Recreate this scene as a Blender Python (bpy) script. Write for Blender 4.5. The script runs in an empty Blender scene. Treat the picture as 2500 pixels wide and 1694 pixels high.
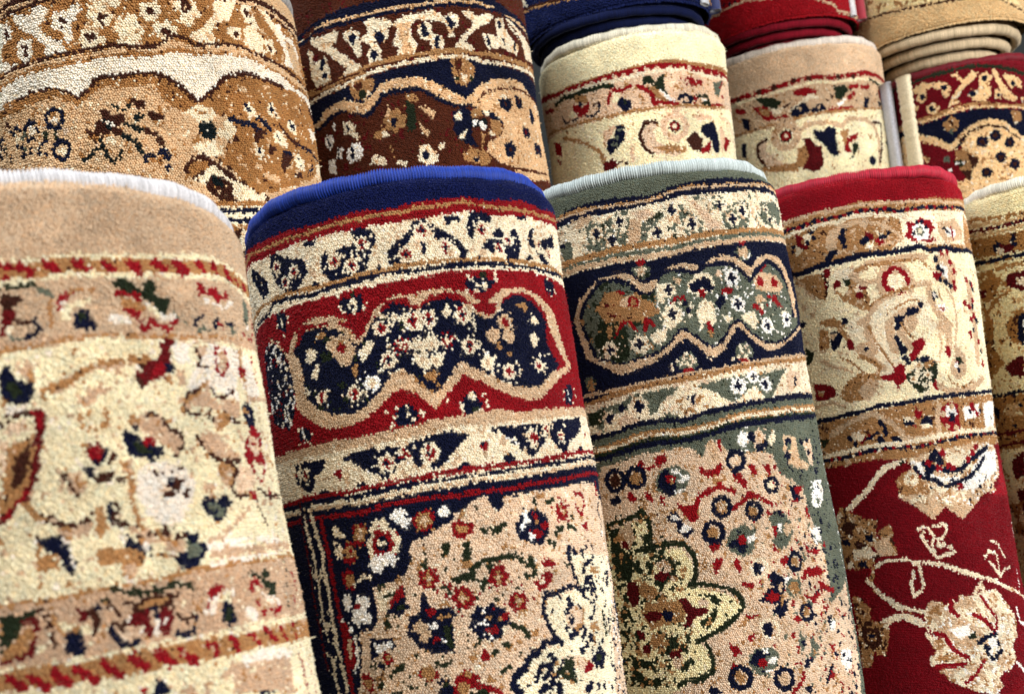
import bpy, math
import numpy as np
from mathutils import Matrix, Vector

# ------------------------------------------------------------------ camera, world, lamps, exposure
scene = bpy.context.scene
world = bpy.data.worlds.new("World")
scene.world = world
world.use_nodes = True
bg = world.node_tree.nodes["Background"]
bg.inputs[0].default_value = (0.80, 0.88, 1.0, 1)
bg.inputs[1].default_value = 0.16

cam_data = bpy.data.cameras.new("camera")
cam = bpy.data.objects.new("camera", cam_data)
scene.collection.objects.link(cam)
scene.camera = cam
cam.matrix_world = Matrix([[0.988936, 0.14834, 0.0, 0.0], [0.006595, -0.043966, -0.999011, 0.0], [-0.148194, 0.987959, -0.044458, 1.15], [0.0, 0.0, 0.0, 1.0]])
cam_data.sensor_width = 36.0
cam_data.lens = 36.0 * 2600.0 / 2500.0
cam_data.clip_start = 0.02
cam_data.clip_end = 60
cam_data.dof.use_dof = True
cam_data.dof.focus_distance = 1.0
cam_data.dof.aperture_fstop = 8.0

def area_lamp(name, loc, target, size, power, colour):
    d = bpy.data.lights.new(name, 'AREA')
    d.shape = 'RECTANGLE'; d.size = size[0]; d.size_y = size[1]
    d.energy = power; d.color = colour
    o = bpy.data.objects.new(name, d)
    scene.collection.objects.link(o)
    o.location = loc
    o.rotation_euler = (Vector(target) - Vector(loc)).to_track_quat('-Z', 'Y').to_euler()
    return o

area_lamp("ceiling_lamp", (-0.9, 0.5, 3.1), (0.0, 1.3, 1.3), (1.4, 0.7), 72, (0.86, 0.93, 1.0))
area_lamp("window_light", (2.0, -0.35, 1.7), (0.2, 1.2, 1.2), (0.9, 1.2), 86, (0.95, 0.97, 1.0))
area_lamp("shop_light", (1.0, -1.5, 2.2), (0.1, 1.1, 1.2), (1.0, 0.7), 40, (1.0, 0.95, 0.86))

scene.view_settings.view_transform = 'Standard'
scene.view_settings.look = 'None'
scene.view_settings.exposure = -0.12
scene.view_settings.gamma = 1.0
scene.cycles.use_denoising = True
scene.cycles.max_bounces = 6

# ------------------------------------------------------------------ helpers
rng = np.random.default_rng(7)

def lin(c):
    c = np.asarray(c, float) / 255.0
    return np.where(c <= 0.04045, c / 12.92, ((c + 0.055) / 1.055) ** 2.4)

def mesh_from(name, co, quads=None, tris=None, col=None, mat=None, smooth=True):
    me = bpy.data.meshes.new(name)
    nq = 0 if quads is None else len(quads)
    nt = 0 if tris is None else len(tris)
    me.vertices.add(len(co))
    me.vertices.foreach_set("co", np.asarray(co, np.float32).ravel())
    me.loops.add(nq * 4 + nt * 3)
    me.polygons.add(nq + nt)
    idx = []; start = []; k = 0
    if nq:
        idx.append(np.asarray(quads, np.int32).ravel()); start.append(np.arange(nq) * 4); k = nq * 4
    if nt:
        idx.append(np.asarray(tris, np.int32).ravel()); start.append(k + np.arange(nt) * 3)
    me.loops.foreach_set("vertex_index", np.concatenate(idx).astype(np.int32))
    me.polygons.foreach_set("loop_start", np.concatenate(start).astype(np.int32))
    me.polygons.foreach_set("use_smooth", np.full(nq + nt, smooth))
    if col is not None:
        a = me.color_attributes.new("yarn", 'FLOAT_COLOR', 'POINT')
        c4 = np.ones((len(co), 4), np.float32); c4[:, :3] = col
        a.data.foreach_set("color", c4.ravel())
    me.update(calc_edges=True)
    if mat: me.materials.append(mat)
    return me

def part(name, me, parent=None):
    o = bpy.data.objects.new(name, me)
    scene.collection.objects.link(o)
    if parent is not None: o.parent = parent
    return o

def grid_quads(nu, nv, closed=False, flip=False):
    i = np.arange(nu if closed else nu - 1); j = np.arange(nv - 1)
    I, J = np.meshgrid(i, j, indexing='ij')
    I2 = (I + 1) % nu
    q = np.stack([I * nv + J, I2 * nv + J, I2 * nv + J + 1, I * nv + J + 1], -1).reshape(-1, 4)
    return q[:, ::-1] if flip else q

# ------------------------------------------------------------------ materials
def yarn_material(name, sheen=0.30, rough=0.85):
    m = bpy.data.materials.new(name); m.use_nodes = True
    nt = m.node_tree; b = nt.nodes["Principled BSDF"]
    a = nt.nodes.new("ShaderNodeVertexColor"); a.layer_name = "yarn"
    n = nt.nodes.new("ShaderNodeTexNoise"); n.inputs["Scale"].default_value = 900; n.inputs["Detail"].default_value = 2
    tc = nt.nodes.new("ShaderNodeTexCoord")
    mr = nt.nodes.new("ShaderNodeMapRange")
    mr.inputs[1].default_value = 0.3; mr.inputs[2].default_value = 0.7
    mr.inputs[3].default_value = 0.78; mr.inputs[4].default_value = 1.16
    mix = nt.nodes.new("ShaderNodeMix"); mix.data_type = 'RGBA'; mix.blend_type = 'MULTIPLY'
    mix.inputs[0].default_value = 1.0
    nt.links.new(tc.outputs["Object"], n.inputs["Vector"])
    nt.links.new(n.outputs[0], mr.inputs[0])
    nt.links.new(a.outputs[0], mix.inputs[6]); nt.links.new(mr.outputs[0], mix.inputs[7])
    nt.links.new(mix.outputs[2], b.inputs["Base Color"])
    bp = nt.nodes.new("ShaderNodeBump"); bp.inputs["Strength"].default_value = 0.5
    bp.inputs["Distance"].default_value = 0.0006
    nt.links.new(n.outputs[0], bp.inputs["Height"]); nt.links.new(bp.outputs[0], b.inputs["Normal"])
    b.inputs["Roughness"].default_value = rough
    b.inputs["Specular IOR Level"].default_value = 0.12
    b.inputs["Sheen Weight"].default_value = sheen
    b.inputs["Sheen Roughness"].default_value = 0.30
    tint = nt.nodes.new("ShaderNodeMix"); tint.data_type = 'RGBA'
    tint.inputs[0].default_value = 0.55; tint.inputs[6].default_value = (1, 1, 1, 1)
    nt.links.new(a.outputs[0], tint.inputs[7]); nt.links.new(tint.outputs[2], b.inputs["Sheen Tint"])
    return m

def thread_material(name, srgb, rough=0.38, sheen=0.4):
    m = bpy.data.materials.new(name); m.use_nodes = True
    nt = m.node_tree; b = nt.nodes["Principled BSDF"]
    c = lin(srgb)
    n = nt.nodes.new("ShaderNodeTexNoise"); n.inputs["Scale"].default_value = 500
    rp = nt.nodes.new("ShaderNodeValToRGB")
    rp.color_ramp.elements[0].position = 0.3; rp.color_ramp.elements[1].position = 0.7
    rp.color_ramp.elements[0].color = (*(c * 0.72), 1); rp.color_ramp.elements[1].color = (*np.minimum(c * 1.15, 1), 1)
    tc = nt.nodes.new("ShaderNodeTexCoord")
    nt.links.new(tc.outputs["Object"], n.inputs["Vector"])
    nt.links.new(n.outputs[0], rp.inputs[0]); nt.links.new(rp.outputs[0], b.inputs["Base Color"])
    b.inputs["Roughness"].default_value = rough
    b.inputs["Specular IOR Level"].default_value = 0.5
    b.inputs["Sheen Weight"].default_value = sheen
    return m

YARN = yarn_material("cut_pile_wool")
THREAD = yarn_material("wrapped_edge_thread", 0.30, 0.6)
THREAD.node_tree.nodes["Principled BSDF"].inputs["Specular IOR Level"].default_value = 0.25
CANVAS = thread_material("jute_backing", (196, 186, 170), 0.8, 0.2)

# ------------------------------------------------------------------ knotted patterns, drawn knot by knot in millimetres on each rug
KEYS = "nurdcwtgkebypoqs"
BASE = dict(n=(6, 11, 38), u=(5, 17, 72), r=(140, 10, 18), d=(88, 7, 12), c=(234, 219, 190), w=(240, 234, 224),
            t=(203, 173, 139), g=(168, 124, 78), k=(6, 18, 20), e=(98, 102, 86), b=(62, 28, 16), y=(236, 222, 176),
            p=(218, 191, 162), o=(32, 40, 22), q=(204, 178, 148), s=(200, 200, 200))
MIX = dict(t="cgp", c="twp", g="tbc", p="ctg", y="ctc", e="eok", w="ccw")

fleck_rng = np.random.default_rng(21)
def fleck_noise(shape, cell):
    return smooth_noise(shape, cell, fleck_rng) + 0.6 * smooth_noise(shape, cell * 2.3, fleck_rng)

def raster(ops, base, res, u0, u1, v0, v1, pitch, plain):
    nu = int((u1 - u0) / res) + 1; nv = int((v1 - v0) / res) + 1
    C = np.full((nu, nv), KEYS.index(base), np.int8)
    U = u0 + np.arange(nu) * res; V = v0 + np.arange(nv) * res
    def box(x0, x1, y0, y1):
        a = max(0, int((x0 - u0) / res)); b = min(nu, int((x1 - u0) / res) + 2)
        c = max(0, int((y0 - v0) / res)); d = min(nv, int((y1 - v0) / res) + 2)
        if a >= b or c >= d: return None
        return slice(a, b), slice(c, d), U[a:b, None], V[None, c:d]
    for ln in ops.strip().split("\n"):
        head, tail = ln.split("|")
        h = head.split(); p = np.array(tail.split(), float).reshape(-1, 2)
        op = h[0]; k = KEYS.index(h[1])
        if op in "ZB":
            o = np.argsort(p[:, 0], kind='stable'); f = np.interp(U, p[o, 0], p[o, 1])[:, None]
            if op == "Z": C[V[None] > f] = k
            else: C[np.abs(V[None] - f) < max(float(h[2]), pitch) / 2] = k
        elif op == "L":
            w = max(float(h[2]), pitch * 0.95) / 2
            for a, b in zip(p[:-1], p[1:]):
                g = box(min(a[0], b[0]) - w, max(a[0], b[0]) + w, min(a[1], b[1]) - w, max(a[1], b[1]) + w)
                if g is None: continue
                s1, s2, X, Y = g; d = b - a; L = max(d @ d, 1e-6)
                t = np.clip(((X - a[0]) * d[0] + (Y - a[1]) * d[1]) / L, 0, 1)
                C[s1, s2][np.hypot(X - a[0] - t * d[0], Y - a[1] - t * d[1]) < w] = k
        elif op == "P":
            g = box(p[:, 0].min(), p[:, 0].max(), p[:, 1].min(), p[:, 1].max())
            if g is None: continue
            s1, s2, X, Y = g; ins = np.zeros((X.shape[0], Y.shape[1]), bool)
            q = np.roll(p, -1, 0)
            for (x0, y0), (x1, y1) in zip(p, q):
                if y0 == y1: continue
                ins ^= ((Y < y0) != (Y < y1)) & (X < (x1 - x0) * (Y - y0) / (y1 - y0) + x0)
            C[s1, s2][ins] = k
        elif op == "D":
            r = max(float(h[2]), pitch * 0.62)
            for x, y in p:
                g = box(x - r, x + r, y - r, y + r)
                if g is None: continue
                s1, s2, X, Y = g; C[s1, s2][np.hypot(X - x, Y - y) < r] = k
        elif op == "S":
            # flecks of another yarn strewn through one ground colour, in little clusters
            q = float(h[2]); nz = fleck_noise(C.shape, pitch / res * 1.5)
            m = (nz > np.quantile(nz, 1 - q)) & np.isin(C, [KEYS.index(x) for x in h[3]])
            m &= np.abs(V)[None] > plain + 3
            if len(p) > 2:
                ins = np.zeros(C.shape, bool); X = U[:, None]; Y = V[None]
                for (x0, y0), (x1, y1) in zip(p, np.roll(p, -1, 0)):
                    if y0 != y1: ins ^= ((Y < y0) != (Y < y1)) & (X < (x1 - x0) * (Y - y0) / (y1 - y0) + x0)
                m &= ins
            C[m] = k
        elif op == "O":
            w = max(float(h[2]), pitch); r = float(h[3])
            for x, y in p:
                g = box(x - r - w, x + r + w, y - r - w, y + r + w)
                if g is None: continue
                s1, s2, X, Y = g; C[s1, s2][np.abs(np.hypot(X - x, Y - y) - r) < w / 2] = k
        elif op == "F":
            kc = KEYS.index(h[2]); kk = KEYS.index(h[3]); r = float(h[4])
            for x, y in p:
                g = box(x - r * 1.1, x + r * 1.1, y - r * 1.1, y + r * 1.1)
                if g is None: continue
                s1, s2, X, Y = g; dx, dy = X - x, Y - y; d = np.hypot(dx, dy); th = np.arctan2(dy, dx)
                V2 = C[s1, s2]
                V2[d < r * (0.9 + 0.12 * np.cos(7 * th + x))] = k
                arm = max(r * 0.17, pitch * 0.5)
                V2[((np.abs(dx) < arm) & (np.abs(dy) < r * 0.58)) | ((np.abs(dy) < arm) & (np.abs(dx) < r * 0.5))] = kc
                V2[d < max(r * 0.24, pitch * 0.6)] = kk
                for q in range(10):        # loose dots of petal yarn round the flower
                    if fleck_rng.random() < 0.5:
                        an = q * 0.628 + x; rd = r * (1.22 + 0.25 * fleck_rng.random()); w = pitch * 0.62
                        g2 = box(x + rd * math.cos(an) - w, x + rd * math.cos(an) + w, y + rd * math.sin(an) - w, y + rd * math.sin(an) + w)
                        if g2: C[g2[0], g2[1]][np.hypot(g2[2] - x - rd * math.cos(an), g2[3] - y - rd * math.sin(an)) < w] = k
    return C

def smooth_noise(shape, cell, r):
    a = r.standard_normal((int(shape[0] / cell) + 3, int(shape[1] / cell) + 3))
    x = np.linspace(0, a.shape[0] - 2.001, shape[0]); y = np.linspace(0, a.shape[1] - 2.001, shape[1])
    xi = x.astype(int); yi = y.astype(int); fx = (x - xi)[:, None]; fy = (y - yi)[None]
    fx = fx * fx * (3 - 2 * fx); fy = fy * fy * (3 - 2 * fy)
    return (a[xi][:, yi] * (1 - fx) * (1 - fy) + a[xi + 1][:, yi] * fx * (1 - fy)
            + a[xi][:, yi + 1] * (1 - fx) * fy + a[xi + 1][:, yi + 1] * fx * fy)

def sweep_spiral(frame, r0, turns, pitch, tube, v0, tele, ridge, seg, nprof=10, wobble=0.0006, flat=1.0, direction=1, v_round=None):
    """a sewn edge following the coil of the roll: a tube swept along a spiral, ribbed by its wrapped thread"""
    P, a, e1, e2 = frame
    n = int(seg * turns) + 1
    th = np.linspace(0, 2 * math.pi * turns, n)
    r = r0 - pitch * th / (2 * math.pi)
    r = r + wobble * 0.9 * np.sin(th * 5.3 + 2) + wobble * 0.4 * np.sin(th * 17.7)
    v = v0 + tele * th / (2 * math.pi) + wobble * 0.5 * np.sin(th * 23.1) + wobble * np.sin(th * 3.1 + 1) + wobble * 0.6 * np.sin(th * 7.3)
    ph = np.linspace(0, 2 * math.pi, nprof, endpoint=False)
    k = np.arange(n)
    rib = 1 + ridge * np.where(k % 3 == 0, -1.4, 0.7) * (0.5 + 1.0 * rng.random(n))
    rr = (r[:, None] + tube * rib[:, None] * np.cos(ph)[None])
    vv = v[:, None] + tube * flat * rib[:, None] * np.sin(ph)[None]
    ang = direction * th[:, None] + 2.2
    c, s = np.cos(ang), np.sin(ang)
    co = P + vv[..., None] * a + rr[..., None] * (c[..., None] * e1 + s[..., None] * e2)
    q = grid_quads(n, nprof)
    last = np.stack([np.arange(n - 1) * nprof + nprof - 1, (np.arange(n - 1) + 1) * nprof + nprof - 1,
                     (np.arange(n - 1) + 1) * nprof, np.arange(n - 1) * nprof], -1)
    shade = np.repeat(np.where(k % 3 == 0, 0.62, 1.0) * (0.75 + 0.45 * rng.random(n)), nprof)  # grooves between ribs painted darker as shade, plus random tone per rib
    return co.reshape(-1, 3), np.concatenate([q, last]), shade

def sheet_spiral(frame, r0, turns, pitch, thick, v0, v1, tele, direction=1):
    """the sheet of the rug itself wound into a coil"""
    P, a, e1, e2 = frame
    n = int(90 * turns)
    th = np.linspace(0, 2 * math.pi * turns, n)
    r = r0 - pitch * th / (2 * math.pi); tv = tele * th / (2 * math.pi)
    prof = [(0, v1), (0, v0), (-thick, v0), (-thick, v1)]
    co = []
    ang = direction * th + 2.2
    rad = np.cos(ang)[:, None] * e1 + np.sin(ang)[:, None] * e2
    for dr, dv in prof:
        co.append(P + (dv + (tv if dv == v0 else 0 * tv))[:, None] * a + (r + dr)[:, None] * rad)
    co = np.stack(co, 1)
    return co.reshape(-1, 3), grid_quads(n, 4)

def rolled_rug(d):
    frame = tuple(np.array(d[k], float) for k in ("P", "a", "e1", "e2"))
    P, a, e1, e2 = frame
    R = d["R"]; pitch = d["pitch"]; up = d.get("up", False)
    root = bpy.data.objects.new("rolled_rug", None); scene.collection.objects.link(root)
    root["label"] = d["label"]; root["category"] = "rug"; root["group"] = "carpets rolled up and stood on end in the shop"
    pal = dict(BASE); pal.update(d.get("pal", {}))
    PAL = np.array([lin(pal[k]) for k in KEYS])
    vlo, vhi = d["v"]
    umax = 1.50 * R * 1000
    res = pitch / 3
    C = raster(d["ops"], d["base"], res, -umax, umax, vlo, vhi, pitch, d["plain"])
    def key_at(u, v):
        per = 4 * umax
        x = np.mod(u + umax, per); x = np.where(x > 2 * umax, per - x, x) - umax
        hh = 2 * (vhi - vlo); y = np.mod(v - vlo, hh); y = np.where(y > vhi - vlo, hh - y, y) + vlo
        i = np.clip(((x + umax) / res + 0.5).astype(int), 0, C.shape[0] - 1)
        j = np.clip(((y - vlo) / res + 0.5).astype(int), 0, C.shape[1] - 1)
        return C[i, j]
    r = np.random.default_rng(d["seed"])
    # slow unevenness of the coil, so that it is no perfect cylinder
    w1, w2, w3 = r.random(3) * 6.28
    def radius(th, v):
        return R + 0.0022 * np.sin(2 * th + w1 + v * 3) + 0.0012 * np.sin(3 * th + w2 - v * 5) + 0.0013 * np.sin(v * 19 + w3 + th * 2) + 0.0005 * np.sin(v * 53 + th * 5)
    edge = 0.0105 if not up else 0.003
    def shoulder(v):
        t = np.clip(((v - edge) if not up else (-v - edge)) / 0.011, 0, 1)
        return -0.0060 * (1 - t * (2 - t))
    # ---- base of the pile (and the whole length of the roll)
    vend = d["vend"]
    nu = 360
    th = np.linspace(0, 2 * math.pi, nu, endpoint=False)
    sgn = -1 if up else 1
    vs = np.concatenate([np.linspace(edge, d["vt"], int(d["vt"] / 0.0026)), np.linspace(d["vt"] + 0.01, vend, 50)]) * sgn
    if up: vs = vs[::-1]
    TH, VV = np.meshgrid(th, vs, indexing='ij')
    thw = np.where(TH > math.pi, TH - 2 * math.pi, TH)
    rr = radius(TH, VV) + shoulder(VV) - 0.0022
    co = P + VV[..., None] * a + rr[..., None] * (np.cos(TH)[..., None] * e1 + np.sin(TH)[..., None] * e2)
    kk = key_at(thw * R * 1000, VV * 1000)
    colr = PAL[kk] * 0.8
    co = co.reshape(-1, 3); colr = colr.reshape(-1, 3)
    q0 = grid_quads(nu, len(vs), closed=True, flip=not up)
    # ---- tufts
    p = pitch / 1000
    a0, a1 = d["arc"]
    na = int((a1 - a0) * R / p); nv = int((d["vt"] - edge) / (p * 0.92))
    I, J = np.meshgrid(np.arange(na), np.arange(nv), indexing='ij')
    u = a0 * R + (I + 0.5 * (J % 2)) * p
    v = edge + J * p * 0.92 + p * 0.3
    u = u + r.uniform(-.14, .14, u.shape) * p; v = v + r.uniform(-.15, .15, u.shape) * p
    if up: v = -v
    # the rows wander a little, as woven rows do
    wan = smooth_noise(u.shape, 26, r) * d.get("wander", 0.9)
    ks = key_at(u * 1000 + r.normal(0, .16, u.shape) * pitch, v * 1000 + wan + r.normal(0, .31, u.shape) * pitch)
    # spun yarns of neighbouring shades are mixed knot by knot
    sw = r.random(u.shape); pick = r.integers(0, 3, u.shape); ks0 = ks.copy()
    for k0, others in MIX.items():
        for q3 in range(3):
            ks[(ks0 == KEYS.index(k0)) & (sw < d.get("mix", 0.05)) & (pick == q3) & (np.abs(v) * 1000 > d["plain"])] = KEYS.index(others[q3])
    col = PAL[ks]
    tone = 1 + r.normal(0, .065, u.shape) + 0.07 * smooth_noise(u.shape, 9, r) + 0.05 * smooth_noise(u.shape, 34, r)
    plain = (np.abs(v) * 1000 < d["plain"])
    hvar = np.where(plain, 0.13, 0.23)
    tone = np.where(plain, 1 + (tone - 1) * 0.75 + 0.045 * smooth_noise(u.shape, 5, r), tone)
    col = col * np.clip(tone, .6, 1.4)[..., None]
    hue = r.normal(0, .035, u.shape)
    col[..., 0] *= 1 + hue; col[..., 2] *= 1 - hue
    h = p * 0.92 * np.clip(1 + hvar * r.standard_normal(u.shape), .25, 2)
    stray = r.random(u.shape) < 0.004
    h = np.where(stray, h * r.uniform(1.8, 3.0, u.shape), h)
    lu = r.normal(0, .16, u.shape) * p * np.where(stray, 5, 1); lv = r.normal(.10, .20, u.shape) * p
    brush = smooth_noise(u.shape, 14, r); brush2 = smooth_noise(u.shape, 7, r)
    lu = lu + 0.26 * p * brush; lv = lv + 0.22 * p * brush2
    h = h * (1 + 0.07 * brush2)
    lip = np.abs(v) < edge + 0.0030
    lv = np.where(lip, lv - (1.1 * p if not up else -1.1 * p), lv); h = np.where(lip, h * 1.25, h)
    u, v, h, lu, lv = (x.ravel() for x in (u, v, h, lu, lv)); col = col.reshape(-1, 3)
    N = len(u)
    rot = r.uniform(0, 1.57, N)
    pts = []
    def ringv(hw, f):
        for k in range(4):
            an = rot + k * math.pi / 2
            pts.append((u + lu * f + np.cos(an) * hw, v + lv * f + np.sin(an) * hw, h * f))
    sz = p * r.uniform(.52, .66, N) * np.where(stray.ravel(), .5, 1)
    ringv(sz, 0.0); ringv(sz * .80, 0.66)
    pts.append((u + lu, v + lv, h))
    PU = np.stack([x[0] for x in pts], 1); PV = np.stack([x[1] for x in pts], 1); PH = np.stack([x[2] for x in pts], 1)
    T = PU / R
    rr = radius(T, PV) + shoulder(PV) - 0.0022 + PH
    tc = P + PV[..., None] * a + rr[..., None] * (np.cos(T)[..., None] * e1 + np.sin(T)[..., None] * e2)
    off = len(co) + np.arange(N)[:, None] * 9
    # frame (e1, e2, a) may be left-handed; order chosen so that faces look outwards
    sd = np.cross(e1, e2) @ a
    side = np.array([[k, (k + 1) % 4, 4 + (k + 1) % 4, 4 + k] for k in range(4)])
    cap = np.array([[4 + k, 4 + (k + 1) % 4, 8] for k in range(4)])
    if sd < 0: side = side[:, ::-1]; cap = cap[:, ::-1]
    Q = (off[:, :, None] + side[None]).reshape(-1, 4)
    TR = (off[:, :, None] + cap[None]).reshape(-1, 3)
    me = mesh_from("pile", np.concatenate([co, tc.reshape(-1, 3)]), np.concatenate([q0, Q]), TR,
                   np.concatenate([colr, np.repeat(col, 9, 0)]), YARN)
    part("pile", me, root)
    # ---- sewn edge and the coil behind it
    if not up:
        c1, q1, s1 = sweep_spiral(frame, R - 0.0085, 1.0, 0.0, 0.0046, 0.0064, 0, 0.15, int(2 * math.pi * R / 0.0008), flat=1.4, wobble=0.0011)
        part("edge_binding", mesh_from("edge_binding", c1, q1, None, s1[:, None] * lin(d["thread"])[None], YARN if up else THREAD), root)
        c2, q2 = sheet_spiral(frame, R - 0.013, 6.5, 0.0125, 0.009, 0.004, 0.09, 0.0)
        part("coiled_layers", mesh_from("coiled_layers", c2, q2, None, None, CANVAS), root)
    else:
        t = d["tube"]
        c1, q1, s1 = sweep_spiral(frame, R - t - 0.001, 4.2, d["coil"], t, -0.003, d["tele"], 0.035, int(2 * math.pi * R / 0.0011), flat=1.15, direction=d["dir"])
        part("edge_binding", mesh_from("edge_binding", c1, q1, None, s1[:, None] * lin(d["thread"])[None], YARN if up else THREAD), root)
        c2, q2 = sheet_spiral(frame, R - t * 0.4 - 0.0015, 4.2, d["coil"], t * 1.1, -0.004, -0.30, d["tele"], direction=d["dir"])
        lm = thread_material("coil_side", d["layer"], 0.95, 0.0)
        lm.node_tree.nodes["Principled BSDF"].inputs["Specular IOR Level"].default_value = 0.05
        part("coiled_layers", mesh_from("coiled_layers", c2, q2, None, None, lm), root)
    # ---- strips where the outer end of the rug lies along the roll
    for nm, thc, wid, depth, proud, srgb, knob, lab in d.get("strips", ()):
        L0, L1 = ((-vend, -0.004) if up else (0.002, vend))
        n = int(abs(L1 - L0) / (0.004 if knob else 0.02)); m = 11
        vv = np.linspace(L0, L1, n); ph = np.linspace(0, 2 * math.pi, m, endpoint=False)
        er = math.cos(thc) * e1 + math.sin(thc) * e2; et = -math.sin(thc) * e1 + math.cos(thc) * e2
        fac = 1 + (knob * np.sin(vv * 2 * math.pi / 0.0105 + 1.5 * np.sin(vv * 40)) + knob * .6 * r.standard_normal(n))
        sq = lambda x: np.sign(x) * np.abs(x) ** 0.6
        co3 = (P + vv[:, None, None] * a + (R + proud) * er + (sq(np.cos(ph))[None, :, None] * depth * fac[:, None, None]) * er
               + (sq(np.sin(ph))[None, :, None] * wid / 2 * (1 + (fac - 1) * .5)[:, None, None]) * et)
        qq = grid_quads(n, m)
        last = np.stack([np.arange(n - 1) * m + m - 1, (np.arange(n - 1) + 1) * m + m - 1, (np.arange(n - 1) + 1) * m, np.arange(n - 1) * m], -1)
        cen = co3.mean(1)[[0, -1]]
        allc = np.concatenate([co3.reshape(-1, 3), cen]); nn = n * m
        tri = [[(k + 1) % m, k, nn] for k in range(m)] + [[(n - 1) * m + k, (n - 1) * m + (k + 1) % m, nn + 1] for k in range(m)]
        o = part(nm, mesh_from(nm, allc, np.concatenate([qq, last]), np.array(tri), None, thread_material(nm + "_cloth", srgb, 0.7)), root)
        o["label"] = lab
    return root

# ------------------------------------------------------------------ the setting: floor and dark wall behind the rows
def plain_material(name, srgb, rough):
    m = thread_material(name, srgb, rough, 0.0)
    return m
def slab(name, x0, x1, y0, y1, z0, z1, mat):
    co = np.array([[x, y, z] for x in (x0, x1) for y in (y0, y1) for z in (z0, z1)], float)
    q = [[0, 1, 3, 2], [4, 6, 7, 5], [0, 4, 5, 1], [2, 3, 7, 6], [0, 2, 6, 4], [1, 5, 7, 3]]
    o = part(name, mesh_from(name, co, q, None, None, mat, smooth=False)); o["kind"] = "structure"
    return o
slab("floor", -4, 5, -3, 6, -0.1, 0.0, plain_material("floor_boards", (70, 60, 52), 0.6))
slab("back_wall", -4, 5, 3.4, 3.5, 0.0, 3.0, plain_material("wall_paint", (60, 62, 60), 0.9))

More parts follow.
